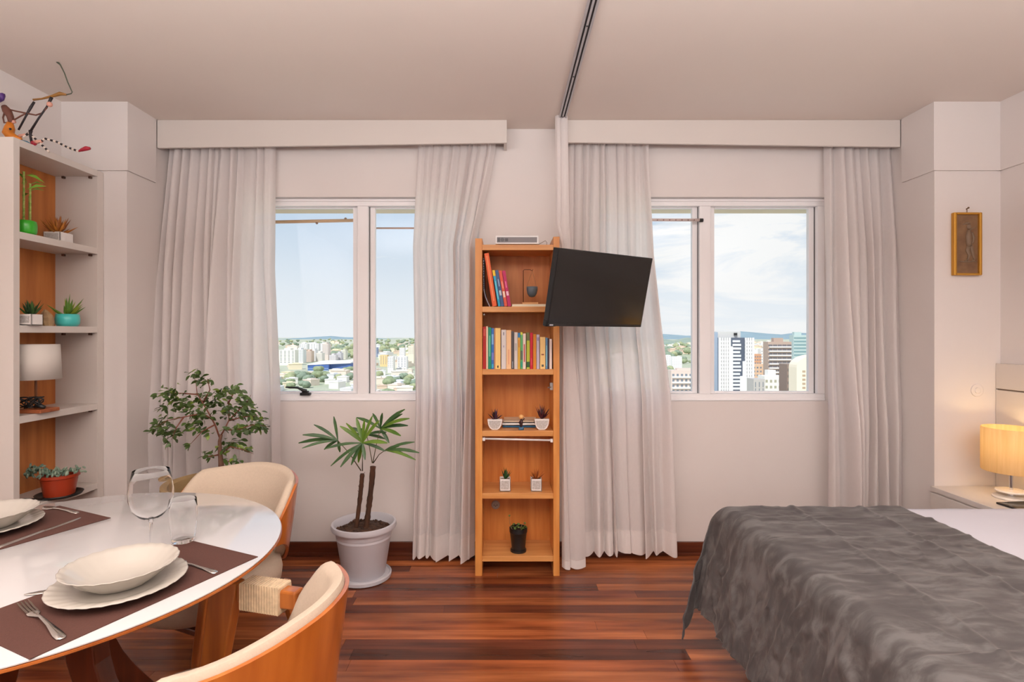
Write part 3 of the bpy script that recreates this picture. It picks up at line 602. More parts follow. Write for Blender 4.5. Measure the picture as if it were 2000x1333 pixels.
for i in range(7):
    for j in range(6): MB().box(-2.365+i*.0193, -2.349+i*.0193, 2.443+j*.0193, 2.459+j*.0193, z+.014, z+.019).build('key', mat('key_black', (44, 42, 46), .5), kb)
# papier-mache puppet on top of the white bookcase
def U(px, py, d=2.51): return P(px, py, d)
pu = thing('puppet_sculpture', 'colourful painted papier-mache musician sculpture with striped legs on top of white bookcase', 'sculpture', U(25, 276))
M_or = mat('puppet_orange', (214, 124, 30), .5, var=.2, vscale=30); M_br = mat('puppet_brown', (110, 66, 52), .6); M_pk = mat('puppet_pink', (222, 160, 140), .5); M_rd = mat('puppet_red', (160, 26, 48), .4); M_bl = mat('puppet_blue', (40, 110, 134), .5); M_ol = mat('puppet_ochre', (150, 104, 46), .5); M_pp = mat('puppet_purple', (84, 50, 120), .5); M_dk = mat('puppet_black', (34, 26, 30), .5)
MB().tube([U(20, 240), U(19, 250), U(16, 260), U(22, 267), U(32, 270), U(42, 272)], [.012, .02, .023, .021, .014, .006], 12).build('body', M_or, pu, smooth=True)
MB().tube([U(8, 208), U(14, 217), U(20, 228), U(23, 240)], [.012, .018, .014, .012], 10).build('torso', M_br, pu, smooth=True)
MB().tube([U(17, 238), U(29, 238)], .008, 8).build('collar', M_pk, pu, smooth=True)
MB().lathe([(.004, -.004), (.005, 0), (.004, .004)], U(20, 252, 2.483), 10).build('button', M_dk, pu)
MB().tube([U(-14, 196), U(-2, 190), U(3, 188), U(5, 196)], [.02, .02, .018, .006], 8).build('head', M_pp, pu, smooth=True)
for ps_ in ([U(10, 212), U(30, 217), U(50, 221), U(70, 225), U(82, 221), U(92, 210)], [U(28, 234), U(40, 227), U(52, 221)], [U(10, 216), U(6, 230), U(8, 240), U(18, 239)]): MB().tube(ps_, .0035, 6).build('arm', M_br, pu, smooth=True)
MB().tube([U(36, 254), U(50, 228), U(60, 210), U(67, 199)], [.004, .004, .006, .005], 6).build('violin_bow', M_dk, pu, smooth=True)
MB().tube([U(60, 256), U(75, 232), U(92, 208), U(97, 198), U(101, 190)], [.005, .004, .004, .006, .007], 6).build('string_pole', M_dk, pu, smooth=True)
MB().ball(U(97, 204), .012).build('hand', M_pk, pu, smooth=True)
MB().tube([U(65, 195), U(82, 193), U(102, 188), U(118, 183), U(130, 185)], [.005, .004, .006, .009, .004], 8).build('branch', M_ol, pu, smooth=True)
MB().tube([U(130, 185), U(139, 183), U(141, 180), U(132, 160), U(126, 143), U(118, 127), U(112, 121)], [.0025, .0025, .0025, .0025, .0025, .003, .006], 6).build('wire', mat('puppet_wire', (84, 90, 74), .5), pu, smooth=True)
MB().tube([U(40, 275), U(52, 279), U(62, 283)], [.006, .008, .004], 8).build('cloth', M_bl, pu, smooth=True)
MB().ball(U(66, 280), .013, .012, .011).build('shoe', M_rd, pu, smooth=True)
def striped(pts, r):
    a, c = MB(), MB(); n = 0
    for p, q_ in zip(pts, pts[1:]):
        p, q_ = Vector(p), Vector(q_); m = max(1, int((q_-p).length/.011))
        for k in range(m): (a if n % 2 else c).tube([p.lerp(q_, k/m), p.lerp(q_, (k+1)/m)], r, 6); n += 1
    a.build('leg', M_dk, pu); c.build('leg', mat('puppet_white', (226, 210, 196), .5), pu)
striped([U(46, 268), U(56, 260), U(72, 274), U(96, 297)], .005)
striped([U(76, 279), U(88, 271), U(110, 277), U(132, 288), U(154, 296)], .005)
MB().tube([U(38, 266), U(50, 263)], [.008, .005], 6).build('knee', M_pk, pu, smooth=True)
MB().tube([U(60, 255), U(59, 262), U(62, 280)], [.008, .006, .005], 6).build('peg', M_dk, pu, smooth=True)
MB().tube([U(68, 278), U(82, 276)], [.009, .007], 8).build('knee', M_pk, pu, smooth=True)
MB().tube([U(153, 296), U(160, 293), U(169, 290), U(176, 290)], [.003, .008, .011, .006], 8).build('shoe', M_rd, pu, smooth=True)

# ------------------------------------------------------------------ dining table
TX, TY, TR, TZ = -1.265, 1.479, .602, .75
M_cherry = wood('cherry_wood', (188, 110, 46), (150, 80, 30), 'z', .3, .8, coat=.3)
M_cherryx = wood('cherry_rim_wood', (186, 106, 46), (150, 76, 30), 'x', .3, .5, coat=.3)
M_dkwood = wood('dark_leg_wood', (116, 56, 28), (84, 38, 18), 'z', .3, .8, coat=.3)
tb = thing('dining_table', 'round dining table with a glossy white glass top and wooden rim', 'table', (TX, TY, 0))
M_gt = mat('white_glass_top', (204, 202, 202), .06, .5, coat=.6)
MB().lathe([(.0005, -.006), (TR-.005, -.006), (TR-.002, -.004), (TR-.002, -.0015), (TR-.005, 0), (.0005, 0)], (TX, TY, TZ), 128).build('glass_top', M_gt, tb, smooth=True, auto=30)
MB().lathe([(.0005, -.03), (TR-.055, -.03), (TR-.004, -.014), (TR+.0005, -.011), (TR+.0005, -.0065), (TR-.002, -.0062), (.0005, -.0062)], (TX, TY, TZ), 128).build('wooden_top', M_cherryx, tb, smooth=True, auto=25)
for k in range(4):
    a = math.radians(-8+90*k); d = Vector((math.cos(a), math.sin(a), 0)); n = Vector((-d.y, d.x, 0)); b = MB(); secs = []
    for i in range(13):
        t = i/12; z = .72*(1-t); r = .17-.09*math.sin(PI*min(1, t*1.25))*1.0*(1-t)+.27*t**2.2; w = .055-.012*math.sin(PI*t); th = .026
        c = Vector((TX, TY, z))+d*r
        secs.append([c+d*w+n*th, c-d*w+n*th, c-d*w-n*th, c+d*w-n*th])
    b.loft(secs).build('leg', M_dkwood, tb, bev=.004)
b = MB()
for a in (-8, 82): b.obox(Matrix.Translation((TX, TY, 0)) @ Matrix.Rotation(math.radians(a), 4, 'Z'), -.2, .2, -.026, .026, .67, .7199)
b.build('crossbar', M_dkwood, tb, bev=.003)

# ------------------------------------------------------------------ barrel chairs
M_uph = mat('chair_linen', (200, 182, 162), .9, .2, var=.06, vscale=120, bump=.15, bscale=300)
M_shell = wood('chair_shell_wood', (196, 112, 42), (162, 82, 26), 'z', .28, .5, coat=.4)
M_cord = mat('paper_cord', (226, 202, 168), .8, .2, var=.25, vscale=60, stretch=(1, 1, 1))
def smooth01(t): t = max(0, min(1, t)); return t*t*(3-2*t)
def make_chair(label, loc, rz):
    """faces local +y; the back curves round -y"""
    o = thing('dining_chair', label, 'chair', loc, (0, 0, rz), 'barrel dining chairs at the round table')
    ztop = lambda a: .783-.022*smooth01((abs(a)-.1)/.9)-.125*smooth01((abs(a)-1.0)/.62)
    zbot = lambda a: .40+.15*smooth01((abs(a)-.35)/1.1)
    def ring(a, off, z):
        fl = .0+.16*max(0, z-.45); ra, rb = .262+off+fl*.8, .225+off+fl*.9
        return Vector((ra*math.sin(a), -.02-rb*math.cos(a), z))
    n = 40; am = 1.62; secs_w, secs_c = [], []
    for i in range(n+1):
        a = -am+2*am*i/n; zt, zb = ztop(a), zbot(a)
        e = smooth01((am-abs(a))/.22)               # the ends close to a rounded tip
        zt2 = zb+(zt-zb)*(.25+.75*e**.5); h = zt2-zb
        secs_w.append([ring(a, .012, zb), ring(a, .014, zb+h*.5), ring(a, .012, zb+h*.985), ring(a, .002, zb+h*.985), ring(a, .0, zb+h*.5), ring(a, .0, zb)])
        k = .42+.58*e
        secs_c.append([ring(a, -.001, zb+.012), ring(a, -.001, zb+h*.5), ring(a, .001, zb+h-.003), ring(a, -.006*k, zb+h+.008), ring(a, -.022*k, zb+h+.008), ring(a, -.034*k, zb+h-.008), ring(a, -.046*k, zb+h*.72), ring(a, -.05*k, zb+h*.4), ring(a, -.04*k, zb+.012)])
    MB().loft(secs_w).build('backrest_shell', M_shell, o, local=True, smooth=True, auto=40)
    MB().loft(secs_c).build('backrest_cushion', M_uph, o, local=True, smooth=True, auto=60)
    def sup(r, z): return [(r*.262*math.copysign(abs(math.cos(t))**.75, math.cos(t)), .045+r*.272*math.copysign(abs(math.sin(t))**.75, math.sin(t)), z) for t in [2*PI*k/48 for k in range(48)]]
    MB().loft([sup(.8, .35), sup(.9, .357), sup(.96, .38), sup(.975, .42), sup(.95, .455), sup(.85, .472), sup(.5, .48), sup(.02, .482)]).build('seat', M_uph, o, local=True, smooth=True)
    MB().box(-.2, .2, -.17, .23, .325, .349).build('seat_frame', M_dkwood, o, local=True, bev=.006)
    for s in (-1, 1):
        def rect(cx, cy, w, dpt, z): return [(s*cx-w, cy-dpt, z), (s*cx+w, cy-dpt, z), (s*cx+w, cy+dpt, z), (s*cx-w, cy+dpt, z)]
        MB().loft([rect(.262, .285, .014, .02, 0), rect(.272, .255, .0165, .034, .3), rect(.286, .205, .018, .045, .63), rect(.286, .20, .018, .045, .665)]).build('leg', M_cherry, o, local=True, bev=.005)
        MB().loft([rect(.22, -.25, .013, .016, 0), rect(.19, -.17, .017, .024, .349)]).build('leg', M_cherry, o, local=True, bev=.004)
        MB().box(s*.286-.02, s*.286+.02, -.035, .156, .613, .663).build('armrest', M_cherry, o, local=True, bev=.006)
        b = MB(); m = 15
        for k in range(m):
            y0 = .012+k*.0084; w, h0, h1 = .0255, .598, .672; secs = []
            pr = [(-w, h0), (w, h0), (w, h1), (-w, h1)]
            for yy, g in ((y0, -.0025), (y0+.0016, .0008), (y0+.0062, .0008), (y0+.008, -.0025)):
                secs.append([(s*.286+x+math.copysign(g, x), yy, z+(g if z > .64 else -g)) for x, z in pr])
            b.loft(secs)
        b.build('cord_wrap', M_cord, o, local=True)['label'] = 'pale paper cord wrapping on the armrest'
    return o
ch1 = make_chair('barrel chair with beige linen back behind the table, nearest the leafy tree', (-1.15, 2.125, 0), math.radians(180-23))
ch2 = copy_tree(ch1); ch2['label'] = 'barrel chair with wooden shell back toward the camera, in front of the table'
ch2.location = (-.668, 1.20, 0); ch2.rotation_euler = (0, 0, math.radians(75)); INV[ch2.name] = None

# ------------------------------------------------------------------ place settings
M_mat = mat('placemat_brown', (92, 60, 52), .75, .3, var=.15, vscale=300, bump=.2, bscale=500)
u = Vector((-.214, -.465, 0)).normalized(); vv = Vector((u.y, -u.x, 0))     # along the mat, and away from the chair
if vv.x > 0: vv = -vv
def placemat(label, corner, L, Wd):
    c = Vector((corner[0], corner[1], 0)); o = thing('placemat', label, 'placemat', (corner[0], corner[1], TZ), group='brown placemats')
    z0, z1 = TZ+.0004, TZ+.0022; q = [c, c+u*L, c+u*L+vv*Wd, c+vv*Wd]
    MB().loft([[Vector((p.x, p.y, z)) for p in q] for z in (z0, z1)]).build('fabric', M_mat, o)
    return o
A1 = (-.676, 1.472); placemat('brown placemat nearest the camera under the fork and the plates', A1, .512, .288)
A2 = (-1.308, 1.784); placemat('brown placemat on the far left side of the round table', A2, .51, .30)
M_por = mat('cream_porcelain', (188, 181, 171), .18, .5, coat=.5)
def flute(prof, c, n=96, amp=.0, swirl=.9, lobes=28, r0=.5):
    b = MB(); R = max(r for r, z in prof); secs = []
    for r, z in prof:
        q = []
        for k in range(n):
            a = 2*PI*k/n; g = max(0, (r/R-r0)/(1-r0)); w = amp*g*math.sin(lobes*(a+swirl*r/R))
            q.append((c[0]+(r+w*.6)*math.cos(a), c[1]+(r+w*.6)*math.sin(a), c[2]+z+w))
        secs.append(q)
    return b.loft(secs, True, False)
def plate(label, c):
    o = thing('dinner_plate', label, 'plate', (c[0], c[1], TZ), group='fluted cream dinner plates')
    flute([(.0005, .0), (.085, .0), (.09, .004), (.14, .0165), (.1415, .018), (.139, .0195), (.095, .0085), (.085, .006), (.0005, .005)], (c[0], c[1], TZ+.0062), amp=.0011, r0=.62).build('plate_body', M_por, o, smooth=True)
def bowl(label, c, r=.12, h=.046, z=.0125):
    o = thing('soup_plate', label, 'bowl', (c[0], c[1], TZ+z), group='deep cream soup plates')
    f = r/.12
    flute([(.0005, 0), (.062*f, 0), (.066*f, .003), (.09*f, .02), (.112*f, .04), (.12*f, .0465), (.1215*f, .0475), (.119*f, .0485), (.108*f, .041), (.085*f, .022), (.06*f, .0065), (.0005, .005)], (c[0], c[1], TZ+z), amp=.0009, r0=.5, swirl=.0, lobes=24).build('bowl_body', M_por, o, smooth=True)
plate('cream fluted dinner plate under the soup plate on the near placemat', (-.922, 1.287))
bowl('deep cream soup plate on the dinner plate, nearest the camera', (-.926, 1.297))
plate('cream dinner plate cut by the left photo edge on the far placemat', (-1.612, 1.668))
bowl('deep cream soup plate cut by the left photo edge, on the far placemat', (-1.61, 1.678))
M_steel = mat('cutlery_steel', (206, 200, 194), .16, .5, metal=.95)
def cut_frame(p0, p1):                  # local x runs from the working end to the handle end
    p0, p1 = Vector(p0), Vector(p1); d = (p1-p0); L = d.length; d.normalize(); z = Vector((0, 0, 1)); n = z.cross(d).normalized(); z = d.cross(n)
    return L, Matrix(((d.x, n.x, z.x, p0.x), (d.y, n.y, z.y, p0.y), (d.z, n.z, z.z, p0.z), (0, 0, 0, 1)))
def blade(b, M, pts):                   # (x, half width, z, thickness)
    b.loft([[M @ Vector(q) for q in ((x, -w, z), (x, 0, z-t*.3), (x, w, z), (x, w*.9, z+t*.6), (x, 0, z+t), (x, -w*.9, z+t*.6))] for x, w, z, t in pts])
def fork(label, p0, p1):
    o = thing('fork', label, 'fork', p0); L, M = cut_frame(p0, p1); s = L/.19
    b = MB(); blade(b, M, [(.052*s, .011, .004, .002), (.06*s, .011, .003, .002), (.072*s, .005, .004, .0025), (.09*s, .0032, .008, .003), (.13*s, .005, .007, .003), (.17*s, .0092, .003, .003), (.186*s, .0085, .002, .0025), (.19*s, .004, .002, .0015)])
    b.build('handle', M_steel, o, smooth=True, auto=60)
    for k in range(4):
        y = -.0093+k*.0062; b = MB(); b.loft([[M @ Vector((x, y*(.92+.08*t)+dy, z+dz)) for dy, dz in ((-w, 0), (w, 0), (w, .0017), (-w, .0017))] for x, w, z, t in ((0, .0008, .008, 1), (.012*s, .0017, .0065, 1), (.035*s, .0019, .004, 0), (.054*s, .0021, .0038, 0))]); b.build('tine', M_steel, o)
def knife(label, p0, p1):
    o = thing('knife', label, 'knife', p0); L, M = cut_frame(p0, p1); s = L/.21
    b = MB(); blade(b, M, [(0, .0008, .0008, .001), (.006*s, .0045, .0006, .0015), (.03*s, .009, .0006, .0018), (.08*s, .0095, .0006, .002), (.1*s, .006, .0008, .0025)]); b.build('blade', M_steel, o, smooth=True, auto=50)
    b = MB(); blade(b, M, [(.1*s, .005, .0008, .004), (.15*s, .0055, .0006, .0045), (.19*s, .008, .0006, .004), (.207*s, .0075, .0006, .003), (.21*s, .003, .0008, .002)]); b.build('handle', M_steel, o, smooth=True, auto=60)
def spoon(label, p0, p1):
    o = thing('spoon', label, 'spoon', p0); L, M = cut_frame(p0, p1); s = L/.19
    b = MB(); blade(b, M, [(0, .002, .003, .0012), (.006*s, .010, .002, .0013), (.025*s, .017, .0006, .0015), (.045*s, .015, .001, .0015), (.058*s, .006, .003, .002)]); b.build('spoon_bowl', M_steel, o, smooth=True)
    b = MB(); blade(b, M, [(.058*s, .0045, .003, .002), (.09*s, .0028, .004, .003), (.14*s, .0052, .0025, .003), (.175*s, .009, .0008, .003), (.187*s, .007, .0006, .002), (.19*s, .003, .0006, .0012)]); b.build('handle', M_steel, o, smooth=True, auto=60)
zt_ = TZ+.0024
def T(px, py, z=zt_): d = (CZ-z)*F/(py-CY); return Vector(((px-CX)*d/F, d, z))
fork('steel fork lying on the near placemat, left of the plates', T(44, 1183)*1.0, T(122, 1250))
pa = T(47, 1163); dv = (T(108, 1154)-pa).normalized(); knife('knife with only its blade tip showing left of the near plates', pa, pa+dv*.2)
pb = T(423, 1120); dv = (T(366, 1104)-pb).normalized(); spoon('spoon with only its handle showing right of the near plates', pb+dv*.18, pb)
knife('knife lying on the far placemat along its near edge', T(158, 1012), T(-8, 1072))
pc = T(152, 1003); dv = (T(112, 996)-pc).normalized(); spoon('spoon with only its handle showing beside the far plates', pc+dv*.18, pc)
M_gl = real_glass('drinking_glass')
gx, gy = -.976, 1.483; wg = thing('wine_glass', 'large stemmed wine glass behind the near plates', 'glass', (gx, gy, TZ+.0004))
MB().lathe([(.0005, .006), (.012, .004), (.036, .0022), (.037, .0008), (.036, 0), (.0005, 0)], (gx, gy, TZ+.0004), 40, caps=True).build('foot', M_gl, wg, smooth=True, auto=50)
MB().lathe([(.006, .004), (.0042, .012), (.0036, .04), (.004, .09), (.007, .1)], (gx, gy, TZ+.0004), 16, caps=True).build('stem', M_gl, wg, smooth=True)
MB().lathe([(.0005, .097), (.012, .099), (.03, .11), (.046, .13), (.054, .158), (.0545, .178), (.05, .208), (.044, .236), (.0435, .2365), (.0432, .236), (.0492, .208), (.0535, .178), (.053, .158), (.045, .131), (.029, .1115), (.0005, .101)], (gx, gy, TZ+.0004), 96, caps=True).build('bowl', M_gl, wg, smooth=True, auto=50)
gx, gy = -.945, 1.58; tg = thing('tumbler', 'clear glass tumbler standing on the corner of the near placemat', 'glass', (gx, gy, TZ+.0026))
MB().lathe([(.0005, 0), (.027, 0), (.0295, .003), (.033, .03), (.0365, .07), (.0365, .1), (.0345, .124), (.034, .1248), (.0335, .124), (.0352, .1), (.0352, .07), (.0315, .03), (.028, .012), (.0005, .009)], (gx, gy, TZ+.0026), 96, caps=True).build('glass_body', M_gl, tg, smooth=True, auto=50)

# ------------------------------------------------------------------ plants on the floor
def leaf_mesh(name, L, Wd, m, fold=.25, bend=.25, n=4):
    vs, fs = [], []
    for i in range(n+1):
        t = i/n; w = Wd*math.sin(PI*min(1, .06+t*.94))**.8 if t < 1 else .0003; z = -bend*L*t*t
        vs += [(-w, L*t, z+fold*w), (0, L*t, z), (w, L*t, z+fold*w)]
    for i in range(n):
        for j in (0, 1): a = i*3+j; fs.append((a, a+1, a+4, a+3))
    me = bpy.data.meshes.new(name); me.from_pydata(vs, [], fs); me.update(); me.polygons.foreach_set('use_smooth', [True]*len(fs)); me.materials.append(m); return me
def place(name, me, parent, Mw):
    o = bpy.data.objects.new(name, me); C.objects.link(o); o.parent = parent; o.matrix_local = INV[parent.name] @ Mw; return o
def aim(p, d, up=Vector((0, 0, 1))):
    y = d.normalized(); x = y.cross(up); x = x.normalized() if x.length > .02 else Vector((1, 0, 0)); z = x.cross(y)
    return Matrix(((x.x, y.x, z.x, p.x), (x.y, y.y, z.y, p.y), (x.z, y.z, z.z, p.z), (0, 0, 0, 1)))
fd = 2.77; fx = (432-CX)*fd/F
tree = thing('leafy_tree', 'small-leaved indoor tree in a wide olive-beige pot before the left curtain', 'plant', (fx, fd, 0))
M_olive = mat('olive_pot', (170, 140, 96), .6, var=.2, vscale=12)
MB().lathe([(.0005, 0), (.17, 0), (.2, .1), (.235, .5), (.25, .57), (.265, .58), (.265, .605), (.25, .61), (.225, .6), (.21, .54), (.0005, .53)], (fx, fd, 0), 48).build('pot', M_olive, tree, smooth=True, auto=40)
MB().lathe([(.0005, .552), (.215, .545)], (fx, fd, 0), 30).build('soil', mat('soil', (62, 44, 32), .9), tree)
def fp(px, py, dy=0): return P(px, py, fd+dy)
M_bark = mat('tree_bark', (120, 84, 66), .8, var=.3, vscale=60); M_twig = mat('tree_twig', (122, 70, 52), .7)
base = Vector((fx+.0, fd, .545))
MB().tube([base, fp(432, 905), fp(430, 888), fp(429, 862), fp(432, 850)], [.016, .014, .011, .009, .008], 8).build('trunk', M_bark, tree, smooth=True)
BR = [[(431, 852, 0), (438, 840, 0), (447, 822, 0), (447, 805, .03), (445, 780, .04), (438, 762, .04)], [(430, 858, 0), (420, 830, -.02), (408, 808, -.03), (395, 786, -.02), (385, 769, 0), (383, 750, 0), (378, 733, 0)],
 [(415, 820, -.02), (395, 808, -.06), (359, 815, -.08), (326, 822, -.08), (305, 835, -.06)], [(386, 771, 0), (359, 769, .03), (330, 768, .05), (305, 770, .06)], [(438, 840, 0), (461, 841, -.06), (494, 830, -.08), (525, 834, -.06)],
 [(447, 822, 0), (468, 800, .03), (483, 785, .05), (490, 772, .05)], [(430, 888, 0), (450, 873, -.03), (478, 880, -.04), (495, 887, -.04)], [(430, 888, 0), (412, 892, -.04), (393, 893, -.06)], [(445, 790, .04), (458, 765, .06), (465, 752, .07)],
 [(395, 790, 0), (410, 762, -.04), (405, 740, -.04)], [(359, 815, -.08), (345, 835, -.1), (335, 860, -.1)], [(447, 822, 0), (475, 815, -.02), (505, 812, -.02)], [(431, 905, 0), (448, 902, .0), (466, 897, .02)], [(420, 830, -.02), (395, 843, -.06), (372, 868, -.08)]]
for q in BR: MB().tube([fp(*a) for a in q], [.0045-.0036*i/(len(q)-1) for i in range(len(q))], 6).build('branch', M_twig, tree, smooth=True)
CL = [(382, 733, 8, 8, 14), (404, 744, 8, 8, 11), (333, 768, 18, 9, 30), (360, 788, 20, 12, 38), (402, 780, 14, 10, 24), (434, 770, 15, 12, 28), (460, 758, 9, 7, 9), (472, 784, 12, 8, 15), (390, 808, 22, 11, 38), (438, 800, 20, 12, 36), (480, 808, 17, 12, 38), (504, 830, 13, 10, 34), (470, 840, 22, 7, 24), (320, 823, 13, 9, 22), (309, 842, 11, 7, 18), (345, 845, 15, 7, 18), (378, 830, 14, 9, 14), (330, 863, 4, 4, 5), (370, 869, 8, 3, 5), (405, 845, 9, 4, 8), (455, 864, 12, 7, 14), (478, 877, 11, 4, 8), (438, 874, 9, 7, 11), (410, 888, 11, 7, 13), (452, 900, 13, 3, 8), (318, 795, 12, 6, 9)]
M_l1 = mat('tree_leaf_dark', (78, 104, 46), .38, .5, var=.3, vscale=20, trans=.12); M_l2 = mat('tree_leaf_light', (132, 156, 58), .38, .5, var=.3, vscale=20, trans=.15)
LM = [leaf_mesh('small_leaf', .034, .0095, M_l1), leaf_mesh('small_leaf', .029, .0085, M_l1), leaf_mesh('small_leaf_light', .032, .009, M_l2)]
rl = random.Random(21); nleaf = 0; rest = MB(); rest_l = []
for cx_, cy_, sx, sy, n in CL:
    dz0 = rl.uniform(-.09, .07)
    for k in range(int(n*1.6)):
        p = fp(rl.gauss(cx_, sx*.72), rl.gauss(cy_, sy*.75), dz0+rl.gauss(0, .05))
        d = Vector((p.x-fx, (p.y-fd)*1.2, 0)); d = (d.normalized() if d.length > .01 else Vector((1, 0, 0)))*.8+Vector((rl.gauss(0, .7), rl.gauss(0, .7), rl.uniform(-.9, .45)))
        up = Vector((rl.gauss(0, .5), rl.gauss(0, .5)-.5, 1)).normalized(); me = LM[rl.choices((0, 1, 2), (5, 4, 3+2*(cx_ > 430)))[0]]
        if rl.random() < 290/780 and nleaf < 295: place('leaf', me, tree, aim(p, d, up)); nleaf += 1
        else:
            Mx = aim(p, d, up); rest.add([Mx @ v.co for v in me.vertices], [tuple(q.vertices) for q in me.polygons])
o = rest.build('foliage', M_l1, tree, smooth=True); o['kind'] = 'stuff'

pd_ = 3.02; pX = (711-CX)*pd_/F
pt = thing('potted_palm', 'fan-leaved palm with two trunks in a pale grey plastic pot', 'plant', (pX, pd_, 0))
M_gp = mat('pale_grey_plastic', (206, 204, 210), .45, .4)
MB().lathe([(.0005, 0), (.136, 0), (.15, .004), (.152, .022), (.146, .028), (.138, .02), (.0005, .016)], (pX, pd_, .0005), 48).build('saucer', M_gp, pt, smooth=True, auto=40)
MB().lathe([(.0005, .0005), (.112, .0005), (.116, .006), (.148, .205), (.151, .21), (.15, .222), (.1525, .226), (.1535, .238), (.158, .256), (.176, .262), (.18, .272), (.176, .29), (.166, .292), (.158, .28), (.15, .235), (.0005, .232)], (pX, pd_, .0175), 64).build('pot', M_gp, pt, smooth=True, auto=35)
b = MB(); rs = random.Random(2)
b.lathe([(.0005, .255), (.06, .262), (.11, .252), (.152, .247)], (pX, pd_, .018), 30)
for k in range(120):
    a, r = rs.random()*6.28, .145*rs.random()**.5; b.ball((pX+r*math.cos(a), pd_+r*math.sin(a), .27), .011*rs.random()+.003, n=5, m=3)
b.build('soil', mat('bark_soil', (92, 62, 44), .9, col2=(44, 30, 22), vscale=60), pt)
def pp(px, py, dy=0): return P(px, py, pd_+dy)
M_fib = mat('palm_fibre', (92, 58, 38), .9, col2=(52, 34, 24), vscale=30, stretch=(1, 1, .3), bump=.6, bscale=60)
for pts, r in (([(694, 1042), (699, 1008), (703, 975), (706, 945), (708, 922)], .0125), ([(714, 1042), (718, 1010), (722, 978), (726, 945), (729, 905)], .0155)):
    pw = [pp(*q) for q in pts]; b = MB(); fine = []
    for a, c in zip(pw, pw[1:]):
        for k in range(6): fine.append(a.lerp(c, k/6))
    b.tube(fine, [r*(1+rs.uniform(-.13, .13)) for i in range(len(fine))], 9)
    for k in range(16):
        q = fine[rs.randrange(2, len(fine))]; a = rs.random()*6.28; dv = Vector((math.cos(a), math.sin(a), 1.2))*.016
        b.tube([q, q+dv], [.003, .0006], 4)
    b.build('trunk', M_fib, pt, smooth=True)
HUB = [((660, 861), -.04, (705, 920), [(583, 866), (590, 876), (591, 850), (613, 830), (633, 879), (652, 814), (664, 884)]),
 ((708, 866), -.12, (708, 920), [(664, 833), (676, 827), (696, 817), (712, 820), (741, 822), (757, 866), (646, 911), (665, 913), (686, 909), (700, 904), (713, 899), (633, 878), (728, 812), (753, 882), (726, 816)]),
 ((743, 838), .06, (728, 905), [(791, 800), (800, 818), (797, 832), (747, 807), (783, 852), (760, 866), (728, 808), (696, 816), (786, 809), (770, 822)]),
 ((752, 880), -.06, (729, 905), [(810, 864), (819, 885), (812, 899), (780, 872), (790, 888)]),
 ((716, 850), .10, (727, 905), [(682, 836), (690, 850), (755, 845), (735, 830), (700, 838), (752, 858)])]
M_fan = mat('palm_leaf', (74, 110, 54), .34, .5, col2=(52, 86, 56), vscale=9, trans=.12); M_fan2 = mat('palm_leaf_light', (120, 154, 54), .36, .5, col2=(82, 122, 46), vscale=9, trans=.15)
M_pet = mat('palm_petiole', (92, 84, 50), .6)
rf = random.Random(6)
for hi, ((hx, hy), dz, (bx, by), tips) in enumerate(HUB):
    h = pp(hx, hy, dz); st = pp(bx, by)
    MB().tube([st, st.lerp(h, .5)+Vector((0, 0, .012)), h], [.003, .0022, .002], 6).build('petiole', M_pet, pt, smooth=True)
    for i, (tx, ty) in enumerate(tips):
        tip = pp(tx, ty, dz+rf.uniform(-.09, .06)); d = tip-h; L = d.length; side = d.cross(Vector((0, -1, .5))).normalized(); upv = side.cross(d).normalized(); b = MB(); vs = []; n = 7; wm = rf.uniform(.0075, .0105)
        for k in range(n+1):
            t = k/n; w = wm*min(1, .3+t*1.8)*(1 if t < .75 else max(.28, 1-(t-.75)*2.9)); arch = L*.05*math.sin(PI*t)
            c = h+d*t+Vector((0, 0, arch)); vs += [c-side*w+upv*w*.35, c, c+side*w+upv*w*.35]
        b.add(vs, [(k*3+j, k*3+j+1, k*3+j+4, k*3+j+3) for k in range(n) for j in (0, 1)])
        b.build('leaf', M_fan2 if (hi == 1 and ty < 870) or rf.random() < .15 else M_fan, pt, smooth=True)

# ------------------------------------------------------------------ bed, headboard, night stand
BZ, FX, BY_F, BY_N, HX = .6, 1.0, 2.345, .93, XR-.028
hb = thing('headboard', 'white panelled headboard with a horizontal groove on the right wall', 'headboard', (HX, 2, 0))
for z0, z1 in ((0, 1.058), (1.066, 1.203)): MB().box(HX, XR-.002, .3, PD-.002, z0, z1).build('panel', M_white, hb, bev=.002)
MB().box(HX+.012, XR-.002, .3, PD-.002, 1.058, 1.066).build('groove', mat('groove_shadow_gap', (150, 132, 120), .7), hb)
bed = thing('bed', 'double bed with white mattress under the grey blanket, head at right wall', 'bed', ((FX+HX)/2, 1.6, 0))
M_sheet = mat('white_sheet', (214, 212, 220), .85, .2, bump=.08, bscale=12)
MB().box(FX+.03, HX-.003, BY_N+.02, BY_F-.03, .12, .34).build('base', mat('bed_base_fabric', (96, 74, 58), .9), bed, bev=.01)
MB().box(FX+.025, HX-.003, BY_N+.01, BY_F-.025, .341, BZ-.012).build('mattress', M_sheet, bed, bev=.04, seg=4)
for x in (FX+.12, HX-.15):
    for y in (BY_N+.12, BY_F-.12): MB().box(x-.03, x+.03, y-.03, y+.03, 0, .12).build('leg', M_dkwood, bed)
